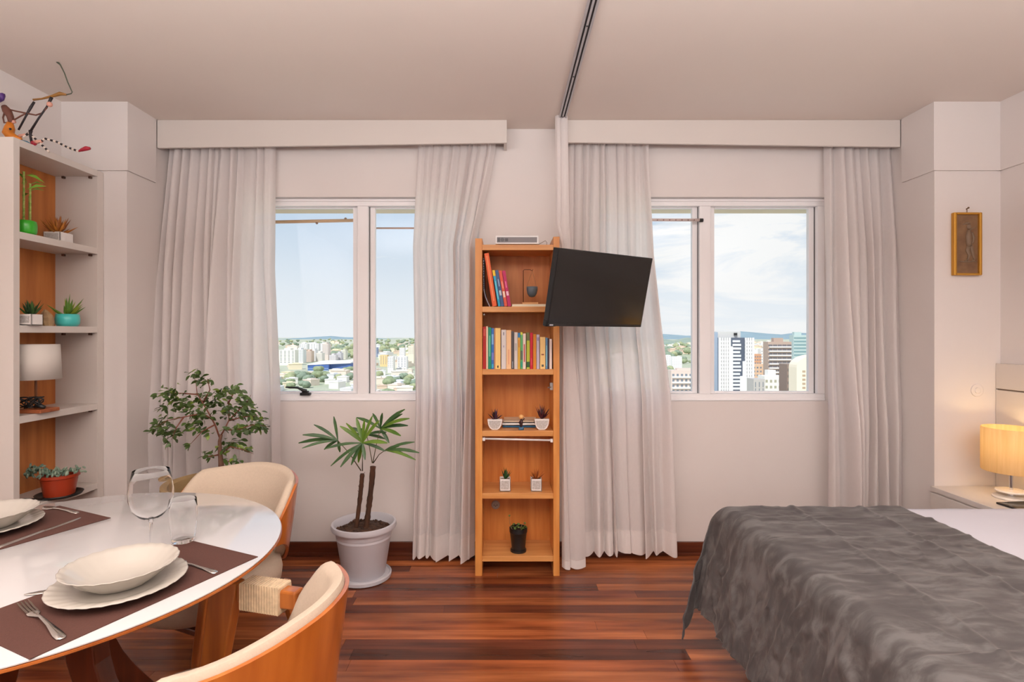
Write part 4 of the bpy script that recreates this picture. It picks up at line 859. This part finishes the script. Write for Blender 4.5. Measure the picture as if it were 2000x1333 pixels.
def cloth(x0, foot, yn, yf, top, drop_f, drop_s, nx, ny, flare, amp, seed, R=.05, edge=None, near_drop=.25):
    """cloth over the bed: the foot side hangs by drop_f at x = foot, the long sides hang by drop_s / near_drop"""
    lx = x0-foot
    def fold(s):                        # overhang length -> (horizontal, drop)
        if s <= 0: return s, 0
        a = s/R
        if a < PI/2: return R*math.sin(a), R*(1-math.cos(a))
        return R, R+(s-R*PI/2)
    def fn(u, v):
        s = -lx+(lx+drop_f)*u           # <0 on the top, >0 over the foot end
        t = -(yf-yn)-near_drop+((yf-yn)+near_drop+drop_s)*v   # <0 on top, >0 over the far side
        if edge and u < .2: s -= edge(v)*(1-u/.2)
        tn = -t-(yf-yn)
        hs, ds = fold(s); h2, d2 = fold(t); hn, dn = fold(tn) if tn > 0 else (0, 0)
        X = foot - (hs if s > 0 else s); Y = yf + (h2 if t > 0 else t)
        if tn > 0: Y = yn - hn
        m = max(ds, d2, dn); lo = min(ds, max(d2, dn))
        z = top+.006-m-.5*lo
        fl = flare*max(0, m-.03)
        if ds > 0: X -= fl*(ds/(ds+max(d2, dn)*.8+1e-6)) + .40*lo*(1 if d2 > 0 else .6)
        if d2 > 0: Y += flare*.4*d2 - .26*lo
        p = Vector((X, Y, max(z, .012)))
        q = Vector((p.x*1.0, p.y, p.z))
        onside = min(1, max(ds, d2)/.15)
        # soft vertical folds on the hanging parts, creases on the top
        if ds > 0: p.x -= onside*amp*1.6*(noise.noise(Vector((Y*7+seed, z*.9, 3)))+.5*noise.noise(Vector((Y*17, z*1.6, seed))))
        if d2 > 0: p.y += onside*amp*1.6*noise.noise(Vector((X*6, z*1.0, seed+9)))
        c = noise.noise(Vector((X*2.2+Y*1.2, Y*5, seed)))*.6 + noise.noise(Vector((X*6-Y*3, Y*9, seed+4)))*.45 + abs(noise.noise(Vector((X*5+Y*4, Y*3-X*2, seed+7))))*-.6 + .35*noise.noise(Vector((X*16, Y*26, seed)))
        p.z += amp*c*(1-onside*.6)
        if amp > .008:                      # packing folds: straight ridges along and across the cloth
            for yc_, k_ in ((1.28, .10), (1.66, -.06), (1.98, .05), (2.2, -.03)):
                p.z += .007*math.exp(-((Y-yc_-k_*(X-1.3))/.011)**2)*(1-onside*.7)
            for xc_ in (1.2, 1.5): p.z += .006*math.exp(-((X-xc_-.08*(Y-1.6))/.011)**2)
            wv = noise.noise(Vector((X*9+Y*2, Y*13-X*3, 21.5))); p.z += .007*math.exp(-(wv/.07)**2)*max(0, noise.noise(Vector((X*3, Y*3, 5)))+.15)
            ws = noise.noise(Vector((Y*15+z*2, z*5, 8.5))); p.x -= onside*.010*math.exp(-(ws/.09)**2)
        if onside > 0: p.x += amp*.35*noise.noise(Vector((Y*30, z*30, seed+2)))*onside
        p.z = max(p.z, .008)
        return p
    return MB().grid(fn, nx, ny)
sh = cloth(HX-.004, 1.5, BY_N, BY_F-.004, BZ-.007, .0, .2, 40, 60, .02, .003, 4, near_drop=.2).build('bed_sheet', M_sheet, smooth=True)
tag(sh, 'smooth white bed sheet covering the head end of the bed', 'sheet')
mb_ = bpy.data.materials.new('grey_velvet'); mb_.use_nodes = True; t_ = mb_.node_tree; pb_ = t_.nodes['Principled BSDF']
pb_.inputs['Roughness'].default_value = .75; pb_.inputs['Sheen Weight'].default_value = .45; pb_.inputs['Sheen Roughness'].default_value = .35; pb_.inputs['Sheen Tint'].default_value = lin((206, 200, 196)); pb_.inputs['Specular IOR Level'].default_value = .25
g_ = t_.nodes.new('ShaderNodeTexCoord'); m1 = t_.nodes.new('ShaderNodeMapping'); m1.inputs['Scale'].default_value = (3.0, 9, 5); m1.inputs['Rotation'].default_value = (0, 0, .45); t_.links.new(g_.outputs['Object'], m1.inputs[0])
n1 = t_.nodes.new('ShaderNodeTexNoise'); n1.inputs['Scale'].default_value = 1.9; n1.inputs['Detail'].default_value = 8; n1.inputs['Roughness'].default_value = .6; n1.inputs['Distortion'].default_value = .5; t_.links.new(m1.outputs[0], n1.inputs['Vector'])
r1 = t_.nodes.new('ShaderNodeValToRGB'); r1.color_ramp.elements[0].position = .40; r1.color_ramp.elements[0].color = lin((80, 76, 76)); r1.color_ramp.elements[1].position = .62; r1.color_ramp.elements[1].color = lin((110, 107, 106))
x = r1.color_ramp.elements.new(.50); x.color = lin((90, 86, 85)); x = r1.color_ramp.elements.new(.56); x.color = lin((101, 98, 97))
t_.links.new(n1.outputs['Fac'], r1.inputs[0]); t_.links.new(r1.outputs[0], pb_.inputs['Base Color'])
n2 = t_.nodes.new('ShaderNodeTexNoise'); n2.noise_type = 'RIDGED_MULTIFRACTAL'; n2.inputs['Scale'].default_value = 1.5; n2.inputs['Detail'].default_value = 4; n2.inputs['Distortion'].default_value = .8; t_.links.new(m1.outputs[0], n2.inputs['Vector'])
b2 = t_.nodes.new('ShaderNodeBump'); b2.inputs['Strength'].default_value = .32; b2.inputs['Distance'].default_value = .012; t_.links.new(n2.outputs['Fac'], b2.inputs['Height']); t_.links.new(b2.outputs[0], pb_.inputs['Normal'])
bl = cloth(1.72, FX, BY_N-.02, BY_F, BZ, .485, .30, 210, 280, .20, .011, 12, R=.06, edge=lambda v: .04*(1-v)+.012*math.sin(v*9), near_drop=.35).build('blanket', mb_, smooth=True, solid=.006, subd=0)
tag(bl, 'crumpled dark grey velvet blanket draped over the foot of the bed', 'blanket')
NX0, NY0, NY1, NZ = 2.335, 2.515, PD-.003, .532
ns = thing('nightstand', 'white nightstand between the bed and the corner pillar', 'nightstand', (2.5, 2.75, 0))
MB().box(NX0-.008, HX-.002, NY0-.008, NY1, NZ-.026, NZ).build('top', M_white, ns, bev=.002)
MB().box(NX0+.004, HX-.002, NY0, NY1-.001, .0, NZ-.026).build('body', M_white, ns, bev=.001)
for z0, z1 in ((.05, .26), (.266, NZ-.034)): MB().box(NX0-.012, NX0+.0035, NY0+.004, NY1-.006, z0, z1).build('drawer', M_white, ns, bev=.0015)
tbk = thing('tablet', 'black tablet lying on the nightstand in front of the lamp', 'tablet', P(1960, 981, 2.68))
q = Vector((2.50, 2.582, NZ)); MB().obox(Matrix.Translation(q) @ Matrix.Rotation(.1, 4, 'Z'), -.095, .12, -.055, .055, .0006, .0096).build('case', mat('tablet_black', (34, 30, 30), .4), tbk, bev=.002)
MB().obox(Matrix.Translation(q) @ Matrix.Rotation(.1, 4, 'Z'), -.088, .113, -.048, .048, .0096, .0101).build('screen', mat('tablet_screen', (16, 15, 16), .1), tbk)
lx, ly = 2.562, 2.72
la = thing('bedside_lamp', 'lit bedside lamp with a beige drum shade and chrome pole on the nightstand', 'lamp', (lx, ly, NZ))
q = Vector((lx, ly, NZ+.0006))
M_lw = mat('lamp_white', (240, 232, 222), .3, coat=.3); M_chr = mat('chrome', (220, 216, 212), .12, .5, metal=1)
MB().lathe([(.0005, 0), (.072, 0), (.074, .004), (.072, .012), (.0005, .014)], q, 40).build('base', M_lw, la, smooth=True, auto=40)
MB().lathe([(.0005, .032), (.062, .032), (.064, .036), (.061, .041), (.0005, .043)], q, 40).build('upper_disc', M_lw, la, smooth=True, auto=40)
MB().tube([q+Vector((0, 0, .012)), q+Vector((0, 0, .032))], .016, 14).tube([q+Vector((0, 0, .042)), q+Vector((0, 0, .2))], .008, 14).build('pole', M_chr, la, smooth=True, auto=40)
M_shade = mat('lamp_shade_linen', (226, 196, 152), .85, .1, col2=(206, 170, 124), vscale=1, stretch=(60, 60, 4), trans=.3, coords='Object')
zz0, zz1 = zy(921, ly)-q.z, zy(836, ly)-q.z
MB().lathe([(.116, zz0), (.1185, zz0+.004), (.1185, zz1-.004), (.116, zz1)], q, 56).build('shade', M_shade, la, smooth=True)
MB().ball(q+Vector((0, 0, .255)), .024).build('bulb', mat('bulb_glass', (255, 240, 210), .4, trans=.8), la, smooth=True)
b = MB()
for k in range(3): a = 2*PI*k/3; b.tube([q+Vector((0, 0, .2)), q+Vector((.116*math.cos(a), .116*math.sin(a), .2))], .0018, 5)
b.build('shade_ring', M_chr, la)
for dz, en in ((.285, 1.0), (.215, .45)):
    pl = bpy.data.lights.new('lamp_bulb', 'POINT'); pl.energy = en; pl.color = (1, .74, .34); pl.shadow_soft_size = .03
    po = bpy.data.objects.new('lamp_bulb', pl); C.objects.link(po); po.location = (0, 0, dz+.01); po.parent = la
# ------------------------------------------------------------------ framed relief and blank plate on the right pillar
fr = thing('framed_relief', 'small gilt-framed brown bas-relief of a walking boy on the right pillar', 'picture', P(1891, 476, PD))
xa, xb, za, zb = P(1863, 538, PD-.02).x, P(1918, 538, PD-.02).x, P(0, 538, PD-.02).z, P(0, 415, PD-.02).z
M_gold = mat('gilt', (206, 150, 58), .35, .5, metal=.55); y0, y1 = PD-.024, PD-.0005; fw = .0155
for a in ((xa, xa+fw, za, zb), (xb-fw, xb, za, zb), (xa+fw, xb-fw, za, za+fw*.75), (xa+fw, xb-fw, zb-fw*.75, zb)): MB().box(a[0], a[1], y0, y1, a[2], a[3]).build('frame_bar', M_gold, fr, bev=.004)
M_relief = mat('relief_brown', (140, 106, 74), .6, col2=(116, 84, 58), vscale=20); MB().box(xa+fw, xb-fw, PD-.012, y1, za+fw*.7, zb-fw*.7).build('background', M_relief, fr)
def rq(px, py): p = P(px, py, PD-.012); return Vector((p.x, PD-.012, p.z))
M_rf = mat('relief_figure_tone', (132, 108, 86), .5)
b = MB(); fl_ = Matrix.Diagonal((1, .45, 1))
def rt(pts, rr):
    t = MB().tube([rq(*p) for p in pts], rr, 8); b.add([(v[0], PD-.012+(v[1]-PD+.012)*.7, v[2]) for v in t.v], t.f)
b.ball(rq(1892, 443), .0125, .008, .015, M=Matrix()); b.ball(rq(1890, 436), .014, .008, .006); rt([(1880, 439), (1892, 436)], [.003, .006])
rt([(1892, 450), (1891, 462), (1892, 474), (1893, 482)], [.01, .016, .015, .014]); rt([(1898, 454), (1902, 465), (1900, 474), (1894, 478)], [.006, .0065, .005, .004])
rt([(1892, 480), (1889, 490), (1893, 499), (1890, 508)], [.011, .01, .008, .006]); rt([(1896, 480), (1899, 492), (1901, 500), (1903, 507)], [.011, .009, .007, .006]); rt([(1889, 509), (1884, 510)], [.005, .003]); rt([(1903, 508), (1898, 510)], [.005, .003])
rt([(1894, 449), (1906, 444)], [.003, .002]); rt([(1875, 511), (1890, 512), (1908, 511)], [.003, .004, .003])
b.build('relief_figure', M_rf, fr, smooth=True)
xm = P(1887, 0, PD).x; MB().tube([(xm, PD-.014, zb+.026), (xm, PD-.001, zb+.022)], .003, 8).tube([(xm, PD-.006, zb+.022), (xm, PD-.006, zb-.001)], .0018, 6).ball((xm, PD-.015, zb+.026), .005).build('hook', mat('nail_brass', (130, 100, 76), .4, metal=.6), fr)
bp2 = thing('blank_wall_plate', 'round blank cover plate painted like the wall on the right pillar', 'cover', P(1908, 763, PD)); q = P(1908, 763, PD-.001); b = MB()
for r, h in ((.034, .004), (.016, .0075)):
    b.loft([[(q.x+rr*math.cos(2*PI*k/28), PD-.0004-hh, q.z+rr*math.sin(2*PI*k/28)) for k in range(28)] for rr, hh in ((r, 0), (r, h), (r*.9, h+.001))])
b.build('cover', M_wall, bp2)

# ------------------------------------------------------------------ the city outside, 70 m below
GZ = -70.0
M_grd = mat('city_ground', (212, 208, 192), .95, .1, col2=(178, 186, 154), vscale=.006, coords='World', detail=6)
struct('ground', MB().add([(-9000, 60, GZ), (9000, 60, GZ), (9000, 12000, GZ), (-9000, 12000, GZ)], [(0, 1, 2, 3)]), M_grd)
def hills(name, label, d, x0, x1, prof, m, dep=900):
    b = MB(); n = 60; secs = []
    for i in range(n+1):
        px = x0+(x1-x0)*i/n
        y = 0
        for (pa, ya), (pb, yb) in zip(prof, prof[1:]):
            if pa <= px <= pb: t = (px-pa)/(pb-pa); y = ya+(yb-ya)*(t*t*(3-2*t))
        top = P(px, y+1.2*noise.noise(Vector((px*.05, d, 0)))*1.5, d); X = top.x
        secs.append([(X, d-dep, GZ-1), (X, d-dep*.35, GZ+(top.z-GZ)*.62), (X, d, top.z), (X, d+dep, GZ-1)])
    b.loft(secs, False, False)
    return struct(name, b, m, smooth=True)
hills('hills', '', 9000, 300, 1900, [(300, 660), (545, 664), (580, 660), (650, 657), (690, 659), (740, 662), (800, 664), (1100, 660), (1290, 652), (1335, 656), (1400, 655), (1455, 647), (1480, 650), (1520, 654), (1560, 650), (1620, 654), (1900, 655)], mat('far_hill', (150, 172, 180), .95, .1, var=.12, vscale=.003, coords='World'))  # hill colours paled towards blue-grey: distance haze put into the base colour
hills('hills', '', 4300, 1180, 1420, [(1180, 672), (1290, 662), (1315, 665), (1340, 660), (1370, 666), (1420, 670)], mat('near_hill', (142, 162, 150), .95, .1, col2=(176, 182, 160), vscale=.006, coords='World'), 500)
M_glassw = mat('facade_window', (128, 136, 146), .25, .5); M_wht = mat('facade_white', (242, 240, 238), .8, .2)
def facade(label, px0, px1, ytop, d, col, dep=18, nx=6, nz=10, wf=.55, hf=.5, wcol=None, name='apartment_building', bands=False, roofbox=None, slabs=False, x_skip=()):
    x0, x1 = (px0-CX)*d/F, (px1-CX)*d/F; zt = CZ-(ytop-CY)*d/F; m = mat('facade_%d_%d_%d' % col, col, .85, .2); zl = max(GZ, zt-nz*3.3-6)
    o = thing(name, label, 'building', ((x0+x1)/2, d, GZ))
    MB().box(x0, x1, d, d+dep, GZ, zt).build('walls', m, o)
    mw = mat('window_%d_%d_%d' % wcol, wcol, .4) if wcol else M_glassw
    b = MB(); cw = (x1-x0)/nx; fh = 3.3
    for k in range(nz):
        z = zt-1.2-(k+1)*fh
        if bands: b.box(x0+.3, x1-.3, d-.08, d+.1, z+fh*(1-hf)*.5, z+fh*(1-hf)*.5+fh*hf)
        else:
            for i in range(nx):
                if i in x_skip: continue
                c = x0+(i+.5)*cw; b.box(c-cw*wf/2, c+cw*wf/2, d-.08, d+.1, z+fh*(1-hf)*.5, z+fh*(1-hf)*.5+fh*hf)
    b.build('windows', mw, o)
    if slabs:
        b = MB()
        for k in range(nz): b.box(x0+cw*.2, x1-cw*.2, d-1.2, d, zt-1.2-(k+1)*fh, zt-1.2-(k+1)*fh+.9)
        b.build('balconies', M_wht, o)
    if roofbox: f0, f1, h = roofbox; MB().box(x0+(x1-x0)*f0, x0+(x1-x0)*f1, d+2, d+dep-2, zt, zt+h).build('roof_box', m, o)
    return o
# the tall white tower with vertical piers
d = 350.0; k_ = d/F; X = lambda px: (px-CX)*k_; Z = lambda py: CZ-(py-CY)*k_
tw = thing('office_tower', 'tall white office tower with vertical piers and dark centre, outside right window', 'building', (X(1435), d, GZ))
MB().box(X(1403), X(1472), d, d+9, GZ, Z(660)).build('walls', mat('tower_dark', (84, 94, 112), .5), tw)
MB().box(X(1391), X(1403), d+1, d+8, GZ, Z(649)).build('glass_wing', mat('tower_glass', (156, 172, 192), .25), tw)
MB().box(X(1400), X(1449), d+2, d+8, Z(660), Z(648)).build('crown', mat('tower_crown', (206, 204, 202), .8), tw)
MB().lathe([(.0005, 0), (1.1, 0), (1.1, 1.6), (.0005, 1.6)], (X(1438.5), d+1.5, Z(655.5)), 12).build('roof_vent', M_blk, tw)
b = MB(); c = MB()
for p0, p1, y0 in ((1403, 1407.5, 660), (1409.3, 1412, 660), (1413.8, 1416.6, 660), (1418.2, 1421, 660), (1422.6, 1426.4, 660), (1426.4, 1430.5, 677), (1454.5, 1457.3, 660), (1459, 1461.8, 660), (1463.5, 1466.3, 660), (1468, 1472, 660), (1450, 1454.5, 706), (1445, 1450, 735)):
    b.box(X(p0), X(p1), d-.9, d, GZ, Z(y0))
b.build('piers', M_wht, tw)
for i in range(30):
    z = Z(667+i*7.1)
    for p0, p1 in ((1407.5, 1426.4), (1454.5, 1468)): c.box(X(p0), X(p1), d-.35, d, z-.7, z+.45)
    c.box(X(1430.5), X(1447-(.0 if i % 3 else 2)), d-.4, d, z-.7, z+.7)
c.build('spandrels', mat('tower_spandrel', (226, 226, 228), .8), tw)
facade('low striped beige and white apartment block at the bottom left of the right window', 1311, 1378, 724, 330, (226, 206, 196), dep=8, nx=8, nz=8, wf=.5, hf=.45, roofbox=(.2, .8, 1.2), slabs=True)
for i, (p0, p1, yt, dd) in enumerate([(1288, 1310, 694, 1050), (1312, 1332, 697, 1080)]):
    facade(('white apartment slab on the green hillside, partly behind the curtain', 'white apartment slab on the green hillside, left of the window mullion')[i], p0, p1, yt, dd, (246, 244, 242), dep=14, nx=5, nz=8, wf=.25, hf=.35)
facade('brown balconied tower right of the tall white tower', 1500, 1546, 668, 420, (190, 166, 152), dep=8, nx=5, nz=22, wf=.9, hf=.42, wcol=(112, 108, 112), roofbox=(.3, .7, 3), slabs=True)
facade('pale green glass tower at the right edge of the right window', 1550, 1585, 655, 520, (190, 206, 204), dep=8, nx=4, nz=24, bands=True, hf=.5, wcol=(130, 160, 164), roofbox=(.1, .5, 3))
facade('orange-beige block behind the white tower, right side', 1470, 1502, 712, 460, (226, 190, 160), dep=8, nx=5, nz=8, wf=.5, hf=.45)
facade('terracotta roofed small block beside the white tower', 1473, 1487, 692, 560, (214, 160, 126), dep=8, nx=3, nz=7, wf=.5, hf=.4)
facade('white slender block left of the brown balconied tower', 1486, 1500, 682, 640, (240, 232, 226), dep=8, nx=3, nz=8, wf=.3, hf=.4)
facade('white low block with green roof terrace in front of the brown tower', 1493, 1536, 735, 300, (240, 236, 230), dep=8, nx=5, nz=8, wf=.5, hf=.45, wcol=(176, 172, 150), roofbox=(.25, .6, 3.2))
facade('grey concrete block at the foot of the white tower', 1472, 1494, 741, 280, (196, 190, 186), dep=8, nx=3, nz=8, wf=.2, hf=.8)
facade('rough brown block at the right of the right window', 1537, 1557, 712, 275, (150, 130, 120), dep=8, nx=4, nz=10, wf=.5, hf=.4, wcol=(110, 100, 96))
cv = thing('curved_building', 'sunlit cream building with a curved roof at the right window edge', 'building', (.53*250, 250, GZ)); d = 250.0; k_ = d/F
secs = []
for yy in (d, d+7):
    q = [(X(1556), yy, GZ), (X(1596), yy, GZ)]
    for t in range(9): a = PI*.5*t/8; q.append((X(1596)-(X(1596)-X(1556))*math.sin(a)*1.0, yy, Z(718)+(Z(694)-Z(718))*math.cos(a)))
    secs.append(q)
MB().loft(secs).build('walls', mat('facade_cream', (248, 232, 210), .85), cv)
b = MB()
for i in range(8):
    for j in range(3): b.box(X(1567+j*9), X(1573+j*9), d-.1, d+.1, Z(728+i*8), Z(724+i*8))
b.build('windows', mat('window_tan', (190, 164, 140), .5), cv)
# left window: stadium-like blue hall and its neighbours
bh = thing('blue_hall', 'long low blue building with a white roof, outside the left window', 'building', (-.33*1060, 1060, GZ)); d = 1060.0; k_ = d/F
MB().box(X(601), X(642), d, d+70, GZ, Z(713)).box(X(642), X(682), d+10, d+70, GZ, Z(711)).build('walls', mat('hall_blue', (70, 104, 172), .6), bh)
MB().loft([[(X(600), d-2, Z(713.5)), (X(683), d+8, Z(710.5)), (X(683), d+75, Z(710.5)), (X(600), d+75, Z(713.5))], [(X(600), d-2, Z(712.5)), (X(683), d+8, Z(708.5)), (X(676), d+75, Z(707)), (X(606), d+75, Z(708.5))]]).build('roof', M_wht, bh)
b = MB()
for i in range(3): b.box(X(601), X(642), d-.6, d, Z(721+i*3.4), Z(719.6+i*3.4))
b.build('stripes', mat('hall_light', (150, 176, 214), .6), bh)
T_ = [(545, 576, 684, 1250, (240, 236, 224)), (577, 592, 683, 1350, (232, 232, 230)), (597, 608, 686, 1400, (220, 196, 180)), (609, 616, 684, 1450, (236, 234, 232)), (617, 629, 690, 1420, (232, 226, 218)), (630, 641, 672, 1500, (228, 214, 204)), (643, 656, 694, 1480, (220, 214, 216)), (657, 666, 690, 1508, (214, 210, 214)), (668, 675, 685, 1560, (230, 226, 210)), (585, 600, 672, 2100, (240, 238, 236)), (601, 622, 671, 2200, (242, 238, 236)), (624, 640, 671, 2300, (238, 234, 230))]
names = ['wide cream tower, leftmost in the left window', 'grey-white tower right of the wide cream tower', 'pinkish slim tower in the left window cluster', 'thin white tower beside the pinkish slim tower', 'squat beige tower in the middle of the left window cluster', 'tall pinkish-white tower above the blue hall', 'grey-lilac block right of the tall pinkish-white tower', 'second grey-lilac block near the left window mullion', 'narrow cream tower nearest the left window mullion', 'far white slab behind the cream towers', 'far white slab above the blue hall, left', 'far white slab above the blue hall, right']
for (p0, p1, yt, dd, col), nm in zip(T_, names): facade(nm, p0, p1, yt, dd, col, nx=4, nz=9, wf=.45, hf=.4, dep=22, roofbox=(.3, .7, 4))
for p0, p1, yt, dd, col, nm in [(780, 790, 680, 1500, (246, 240, 236), 'white pointed house on the hill right of the left window mullion'), (776, 794, 697, 1050, (246, 242, 240), 'white block with grey stripes on the slope, left window'), (757, 768, 697, 1000, (244, 240, 234), 'white narrow block on the slope beside the mullion, left window'), (742, 756, 694, 1200, (240, 208, 156), 'ochre block right of the mullion, left window'), (729, 737, 679, 1700, (150, 160, 186), 'blue-grey slab right of the mullion, left window'), (797, 808, 676, 1350, (242, 226, 206), 'cream block on the hilltop beside the curtain, left window')]:
    facade(nm, p0, p1, yt, dd, col, nx=3, nz=6, wf=.3, hf=.5, dep=18)
rc = random.Random(31)
HC = [(244, 240, 236), (244, 234, 222), (238, 222, 208), (234, 234, 236), (242, 228, 200), (230, 206, 186)]
hm = []
for i, col in enumerate(HC):
    b = MB().box(-.5, .5, -.5, .5, 0, .8).box(-.54, .54, -.54, .54, .8, .86).box(-.2, .3, -.3, .3, .86, 1)
    o = b.build('small_house', mat('house_%d' % i, col, .9, .1)); hm.append(o)
used = set(); TAKEN = []
def free(x, y, r):
    if any((x-a)**2+(y-c)**2 < (r+q)**2 for a, c, q in TAKEN): return False
    TAKEN.append((x, y, r)); return True
for o in list(C.objects):
    if o.get('category') == 'building':
        for ch in o.children:
            if ch.name.startswith('walls'):
                xs_ = [v.co.x+o.location.x for v in ch.data.vertices]; ys_ = [v.co.y+o.location.y for v in ch.data.vertices]
                for q in range(4): TAKEN.append((min(xs_)+(max(xs_)-min(xs_))*(q+.5)/4, (min(ys_)+max(ys_))/2, max((max(xs_)-min(xs_))/4, (max(ys_)-min(ys_))/2)+2))
def put(src, i, x, y, z, sx, sy, sz, rz, label, cat, group):
    o = src if i not in used else src.copy()
    if i in used: C.objects.link(o)
    used.add(i); o.location = (x, y, z); o.scale = (sx, sy, sz); o.rotation_euler = (0, 0, rz); tag(o, label, cat, group)
for k in range(430):
    left = rc.random() < .68
    if left: px = rc.uniform(538, 812); py = rc.choice([rc.uniform(670, 700), rc.uniform(690, 730), rc.uniform(725, 775)])
    else: px = rc.choice([rc.uniform(1285, 1370), rc.uniform(1472, 1505)]); py = rc.uniform(668, 692)
    if left and 592 < px < 690 and 702 < py < 730: continue
    if left and py > 722 and 545 < px < 640 and rc.random() < .6: continue
    d = 71.4*F/(py-CY); i = rc.randrange(6); s = rc.uniform(9, 20)*(1 if d < 1500 else 1.6)
    wx = s*rc.uniform(.8, 1.5)
    if not free((px-CX)*d/F, d, max(wx, s)*.66): continue
    put(hm[i], ('h', i), (px-CX)*d/F, d, GZ, wx, s, s*rc.uniform(.35, .8), rc.uniform(-.5, .5), 'tiny pale low house in the hazy distant city', 'house', 'far houses')
tm = []
for i, col in enumerate([(162, 174, 138), (180, 186, 146), (152, 168, 146)]):
    b = MB(); rt_ = random.Random(i)
    for q in range(4): b.ball((rt_.uniform(-.35, .35), rt_.uniform(-.35, .35), .55+rt_.uniform(-.15, .25)), .5, .5, .42, 7, 5)
    b.box(-.06, .06, -.06, .06, 0, .5); tm.append(b.build('city_tree', mat('city_tree_%d' % i, col, .95, .1, var=.3, vscale=3), smooth=True))
TCl = [((548, 606), (737, 762)), ((618, 668), (724, 750)), ((655, 698), (720, 745)), ((735, 812), (738, 778)), ((742, 812), (678, 694)), ((640, 700), (678, 700)), ((1296, 1366), (688, 712)), ((1296, 1320), (712, 772)), ((545, 700), (664, 676)), ((728, 812), (664, 676)), ((1296, 1366), (672, 690))]
for k in range(420):
    (a, c), (y0, y1) = TCl[k % len(TCl)]; px, py = rc.uniform(a, c), rc.uniform(y0, y1); d = 71.4*F/(py-CY); i = rc.randrange(3)
    if 592 < px < 690 and 702 < py < 728: continue
    s = rc.uniform(8, 13)*(1 if d < 1500 else 1.8)
    if not free((px-CX)*d/F, d, s*.85): continue
    put(tm[i], ('t', i), (px-CX)*d/F, d, GZ-.3, s*1.15, s*1.15, s, rc.random()*6, 'tiny pale green tree among the distant city houses', 'tree', 'far trees')

# the rest of the town beyond what the window frames show: one mass of roofs and one of tree crowns
hb_, tb_ = MB(), MB(); rt_ = random.Random(77); n = 0
while n < 1500:
    px = rt_.uniform(-300, 2300)
    if 520 < px < 830 or 1268 < px < 1615: continue
    d = 71.4*F/(rt_.uniform(668, 790)-CY); x = (px-CX)*d/F; w, q, h = rt_.uniform(5, 13), rt_.uniform(5, 9), rt_.uniform(4, 11)*(3.5 if rt_.random() < .12 else 1)
    if d > 1500: w, q = w*1.6, q*1.6
    if not free(x, d, max(w, q)): continue
    if n % 5 < 3: hb_.box(x-w, x+w, d-q, d+q, GZ, GZ+h)
    else: tb_.ball((x, d, GZ+q*.5), q, q, q*.8, 7, 4)
    n += 1
o = hb_.build('distant_town', mat('house_0', HC[0])); tag(o, 'mass of pale roofs spreading over the plain past the window frames', 'town', kind='stuff')
o = tb_.build('distant_trees', mat('city_tree_1', (180, 186, 146)), smooth=True); tag(o, 'mass of pale tree crowns among the roofs past the window frames', 'trees', kind='stuff')
